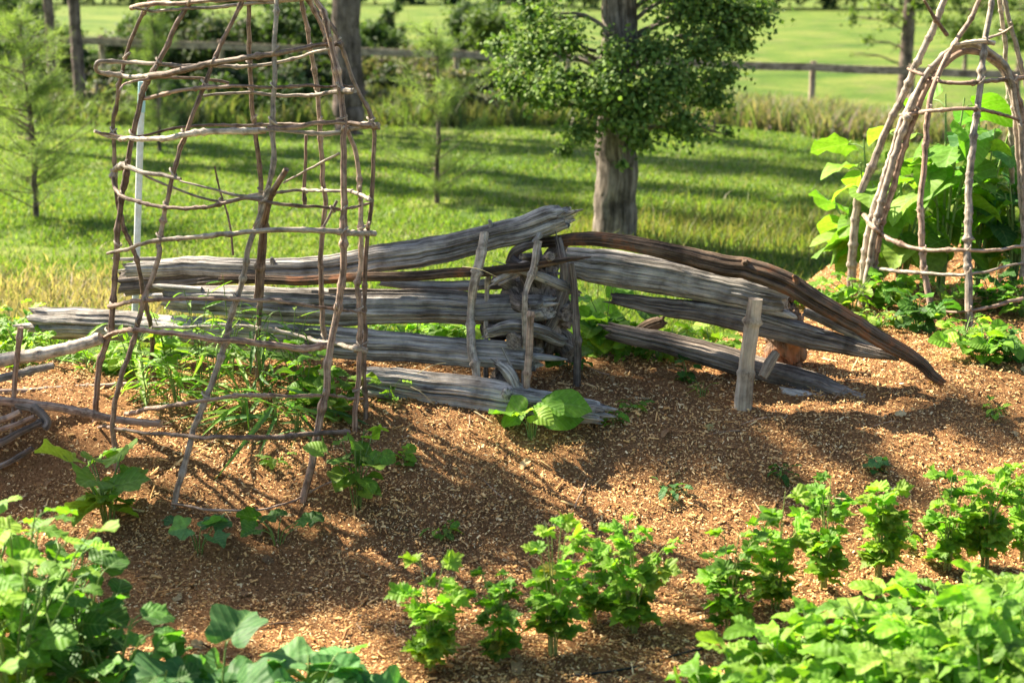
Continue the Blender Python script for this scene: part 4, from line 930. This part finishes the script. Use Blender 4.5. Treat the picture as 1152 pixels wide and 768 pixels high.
# lower right leafy mass
mass = [(815, 862, 100), (870, 850, 135), (930, 850, 170), (1000, 850, 205), (1070, 850, 215), (1140, 850, 215), (1190, 830, 210), (900, 900, 150), (1000, 900, 190), (1100, 900, 200), (1050, 790, 150), (1130, 780, 145), (965, 800, 120), (1180, 760, 130)]
mlab = ['smallest leafy bush at the left end of the lower right mass', 'low leafy bush at bottom right, second from its left end', 'leafy bush under the middle of the lower right slope', 'tall leafy bush rising in the lower right mass', 'leafy bush near the top of the lower right mass', 'leafy bush by the corner of the lower right mass', 'leafy bush past the right edge of the mass', 'leafy bush below the frame, leftmost', 'leafy bush below the frame, middle', 'leafy bush below the frame, right', 'leafy bush at the back of the mass, middle', 'leafy bush at the back of the mass below the celery', 'leafy bush at the back left of the mass', 'leafy bush at the back right corner of the mass']
for i, (px, py, hp) in enumerate(mass):
    g = G(px, py); s = pxm(px, py, g[1])
    plant('potato_plant', mlab[i], 'leafy plant', g, RG(340 + i), 'oval', ['fresh', 'light'][i % 2], 14, hp * s, .2, .10, 6, .03, .4, .003, 'leafy bushes massed at lower right', t0=.35, clusters=3, stemcol=(.2, .3, .08))
# squash by the trellis etc
g = G(122, 590); plant('squash_plant', 'young squash with pale green leaves left of the trellis foot', 'squash plant', g, RG(401), 'squash', 'light', 9, .33, .15, .14, 2, .03, .3, .0035, 'young squash plants round the left trellis', 'leaf_big', t0=.35)
g = G(224, 622); plant('squash_seedling', 'small squash seedling at the front foot of the trellis', 'seedling', g, RG(402), 'squash', 'blue', 6, .13, .09, .095, 1, .02, .3, .003, 'young squash plants round the left trellis', 'leaf_big')
g = G(312, 610); plant('squash_seedling', 'small squash seedling beside the front right trellis leg', 'seedling', g, RG(403), 'squash', 'deep', 6, .11, .12, .09, 1, .02, .3, .003, 'young squash plants round the left trellis', 'leaf_big')
g = G(402, 572); plant('bean_plant', 'upright bean plant right of the trellis front leg', 'bean plant', g, RG(404), 'heart', 'light', 7, .34, .1, .075, 4, .03, .4, .003, 'bean plants')
g = G(598, 494); plant('bean_plant', 'broad leaved bean plant against the bottom grey log', 'bean plant', g, RG(405), 'heart', 'fresh', 7, .17, .09, .15, 1, .02, .3, .003, 'bean plants', 'leaf_big', facing=np.array([0, -.9, 0]))
g = G(680, 398); plant('bean_plant', 'bean plant growing beside the thin stake between the two log piles', 'bean plant', g, RG(406), 'heart', 'fresh', 9, .32, .14, .13, 3, .03, .3, .003, 'bean plants', 'leaf_big')
g = G(640, 415); plant('bean_plant', 'low dark leaved bean plant at the foot of the root mass', 'bean plant', g, RG(407), 'heart', 'deep', 6, .12, .1, .06, 3, .03, .3, .002, 'bean plants')
# narrow leaved plants inside the trellis
nl = [(165, 452, .26, 'lance', 'light'), (200, 458, .30, 'lance', 'fresh'), (240, 452, .34, 'lance', 'light'), (275, 470, .30, 'blade', 'fresh'), (310, 476, .36, 'blade', 'blue'), (335, 486, .30, 'blade', 'blue'), (345, 455, .30, 'heart', 'fresh'), (295, 440, .36, 'lance', 'deep'), (225, 430, .44, 'lance', 'light'), (380, 470, .26, 'heart', 'light'), (260, 425, .46, 'lance', 'fresh'), (330, 430, .4, 'lance', 'light'), (190, 425, .36, 'heart', 'lime'), (150, 425, .3, 'lance', 'lime')]
nlab = ['low narrow leaved plant at the inner left of the trellis', 'narrow leaved plant behind the leaning front leg', 'tall pale narrow leaved plant in the trellis middle', 'grassy tuft inside the trellis near the front', 'arching bluish grass clump inside the trellis', 'bluish grass clump by the thick right leg', 'broad leaved plant behind the thick right leg', 'dark narrow leaved plant at the trellis centre', 'tallest pale shoots at the back left of the trellis', 'pale leaved plant between the right trellis legs', 'tall narrow leaved shoots before the long grey log', 'pale shoots at the back right of the trellis', 'yellow green broad leaved plant at the back left', 'yellow green narrow leaved plant by the left legs']
for i, (px, py, h, sh, pal) in enumerate(nl):
    g = G(px, py)
    if sh == 'blade': plant('grass_clump', nlab[i], 'grass clump', g, RG(420 + i), 'blade', pal, 9, h * .5, .05, .26, 2, 0, 0, .002, 'plants growing inside the left trellis', t0=.2)
    else: plant('garden_plant', nlab[i], 'plant', g, RG(420 + i), sh, pal, 5, h, .10, .11 if sh == 'lance' else .07, 6, .015, .3, .0028, 'plants growing inside the left trellis', t0=.2)
# big squash in the right trellis
for i, (px, Yq, h, sp_) in enumerate(((975, 7.45, .82, .2), (1015, 7.3, .85, .28), (1060, 7.2, 1.1, .2), (1100, 7.3, 1.1, .25), (1140, 7.2, .85, .2))):
    x = P(px, 300, Yq)[0]; g = np.array([x, Yq, TZ(x, Yq)])
    plant('tall_squash', ['squash with big drooping leaves left of the arched trellis', 'squash with wide pale leaves inside the left arch pole', 'tall squash stems in the middle of the arched trellis', 'tall squash by the front pole of the arched trellis', 'squash at the right edge behind the arched trellis', 'lowest squash leaves farthest left of the arch'][i], 'squash plant', g, RG(450 + i), 'heart', ['light', 'light', 'fresh', 'blue', 'fresh', 'fresh'][i], 6, h, sp_ * [1.2, 1, .8, .8, .8][i], .20, 4, .08, .3, .008, 'big squash plants in the arched trellis', 'leaf_big', t0=.35, droopy=.45, stemcol=(.18, .28, .08))
for i, (px, py, h, sh, sz) in enumerate(((880, 345, .10, 'heart', .06), (925, 348, .12, 'heart', .08), (960, 350, .2, 'oval', .07), (1000, 345, .2, 'heart', .07), (1030, 372, .2, 'round', .08), (1065, 352, .24, 'oval', .07), (1115, 350, .24, 'heart', .07), (1105, 405, .14, 'heart', .08), (1140, 405, .12, 'round', .07), (1150, 355, .2, 'oval', .07), (1085, 385, .12, 'oval', .06), (985, 368, .12, 'oval', .05))):
    g = G(px, py)
    plant('garden_plant', ['low leafy plant just behind the crooked log bend', 'leafy plant between crooked log and arched trellis', 'leafy plant at the foot of the left arch pole', 'leafy plant inside the foot of the arch', 'dark round leaved plant before the arched trellis', 'leafy plant between the two front arch legs', 'leafy plant right of the front arch leg', 'low plant on open mulch below the arched trellis', 'round leaved plant at the right edge below the trellis', 'leafy plant at the right edge inside the trellis', 'small plant at the foot of the front arch leg', 'small sprig before the left arch pole'][i], 'plant', g, RG(470 + i), sh, ['fresh', 'light', 'lime', 'fresh', 'deep', 'fresh', 'deep', 'fresh', 'deep', 'fresh', 'fresh', 'light'][i], 9, h, .14, sz, 4, .03, .3, .0028, 'low plants round the arched trellis', t0=.3)
# weeds behind the logs and by the left end
wl = [(20, 385, .2), (55, 350, .22), (95, 350, .22), (10, 345, .22), (130, 345, .25), (40, 320, .2), (120, 325, .2), (100, 400, .14), (130, 412, .14), (440, 395, .2), (470, 392, .2), (520, 392, .2), (740, 390, .16), (770, 388, .16), (800, 382, .14), (700, 355, .2), (450, 412, .14), (490, 340, .2), (660, 340, .25)]
wlab = ['bright weed at the far left behind the branch edging', 'weed behind the pale split log end', 'weed right above the pale split log end', 'weed at the left edge above the branches', 'weed beside the outer left trellis leg', 'weed tuft on the lawn edge at far left', 'weed tuft left of the white pipe', 'weed under the split log end', 'weed between branch edging and trellis', 'weed showing between the lower left logs', 'second weed showing between the lower left logs', 'weed in the gap left of the curved stake', 'weed behind the lowest right log, leftmost', 'weed behind the lowest right log, middle', 'weed behind the lowest right log near the post', 'weed in the gap under the thick pale log', 'sprig above the bottom grey log', 'weed behind the left pile under the thin rail', 'tall weed behind the thin greenish stake']
for i, (px, py, h) in enumerate(wl):
    Yq = {0: 6.0, 1: 6.8, 2: 6.9, 3: 6.7, 4: 6.7, 5: 7.4, 6: 7.3, 7: 5.95, 8: 5.9}.get(i, 6.25 if i < 12 or i > 15 else 6.15)
    x = P(px, py, Yq)[0]; g = np.array([x, Yq, TZ(x, Yq) - .01])
    plant('weed', wlab[i], 'weed', g, RG(500 + i), ['oval', 'lance', 'heart'][i % 3], ['lime', 'fresh', 'lime'][i % 3], 8, h, .15, .07, 5, .02, .3, .0022, 'weeds round the log fence', t0=.25)
# little sprigs on the mulch
for i, (px, py, h, sh) in enumerate(((690, 475, .08, 'oval'), (712, 462, .05, 'oval'), (790, 445, .1, 'lance'), (772, 428, .1, 'heart'), (878, 536, .06, 'oval'), (985, 528, .05, 'heart'), (754, 556, .05, 'oval'), (312, 525, .06, 'oval'), (1118, 465, .05, 'oval'), (455, 520, .06, 'heart'), (440, 452, .12, 'oval'), (500, 600, .04, 'oval'), (1020, 610, .05, 'oval'))):
    g = G(px, py)
    plant('seedling', ['sprig just right of the bottom grey log end', 'tiny sprig on shaded mulch near the bottom log', 'feathery sprig left of the peeled post', 'small weed behind the sprig left of the post', 'dark sprig alone on the shaded slope', 'pale two leaved seedling on sunny mulch at right', 'tiny grey green seedling in the middle of the mulch', 'tiny sprig inside the trellis front', 'sprig on the mulch near the right edge', 'small seedling right of the bean plant', 'green weed beside the rear right trellis leg', 'tiny sprig behind the celery row at left', 'tiny sprig behind the celery row at right'][i], 'seedling', g, RG(530 + i), sh, ['fresh', 'light', 'fresh', 'deep', 'deep', 'blue', 'blue', 'light', 'fresh', 'fresh', 'fresh', 'light', 'fresh'][i], 4, h, .05, .045, 3, .012, .3, .0015, 'small sprigs on the mulch')
# drip line
m = MB(); pts = [G(q, w) + np.array([0, 0, .004]) for q, w in ((640, 762), (680, 757), (720, 750), (760, 738), (800, 728))]; tube(m, pts, [.004] * 5, 8, .02, tint=(.02, .018, .016))
tag(m.build('drip_hose', M['stem'], origin=pts[0]), 'thin dark hose lying in the mulch before the celery row', 'hose')
# dry straw stalks over the bottom log
m = MB()
for a, b, c_, d_ in ((470, 420, 502, 408), (462, 435, 488, 455), (520, 300, 560, 312)):
    tube(m, [P(a, b, 5.42), P((a + c_) / 2, (b + d_) / 2 - 3, 5.40), P(c_, d_, 5.42)], [.0018, .0016, .001], 6, .02, tint=(.5, .42, .22))
tag(m.build('straw_stalk', M['stem'], origin=P(470, 420, 5.42)), 'dry straw stalks caught on the lower left logs', 'straw')
# ------------------------------------------------------------------ light, sky, camera
sun = bpy.data.lights.new('sun', 'SUN'); sun.energy = 5.0; sun.angle = math.radians(.53); sun.color = (1, .90, .72)
so = bpy.data.objects.new('sun', sun); COL.objects.link(so); so.rotation_euler = Vector(SUN.tolist()).to_track_quat('-Z', 'Y').to_euler()
so.location = (-20, 15, 20)
w = bpy.data.worlds.new('World'); scn.world = w; w.use_nodes = True; nt = w.node_tree; bg = nt.nodes['Background']
sky = nt.nodes.new('ShaderNodeTexSky'); sky.sky_type = 'NISHITA'; sky.sun_disc = False
to = -SUN; sky.sun_elevation = math.asin(to[2]); sky.sun_rotation = math.atan2(to[0], to[1]); sky.air_density = 1; sky.dust_density = 1.2
nt.links.new(sky.outputs[0], bg.inputs[0]); bg.inputs[1].default_value = .055
cam = bpy.data.cameras.new('camera'); co = bpy.data.objects.new('camera', cam); COL.objects.link(co); scn.camera = co
co.location = (0, 0, HCAM); co.rotation_euler = (math.pi / 2 - PITCH, 0, 0); cam.sensor_width = 36; cam.lens = FPX / 1152 * 36; cam.clip_end = 2000; cam.clip_start = .05
cam.dof.use_dof = True; cam.dof.focus_distance = 5.7; cam.dof.aperture_fstop = 2.6
vs = scn.view_settings; vs.view_transform = 'Standard'; vs.look = 'None'; vs.gamma = 1; vs.use_curve_mapping = False; vs.exposure = 2.1
scn.render.engine = 'CYCLES'; scn.render.resolution_x = 1024; scn.render.resolution_y = 682
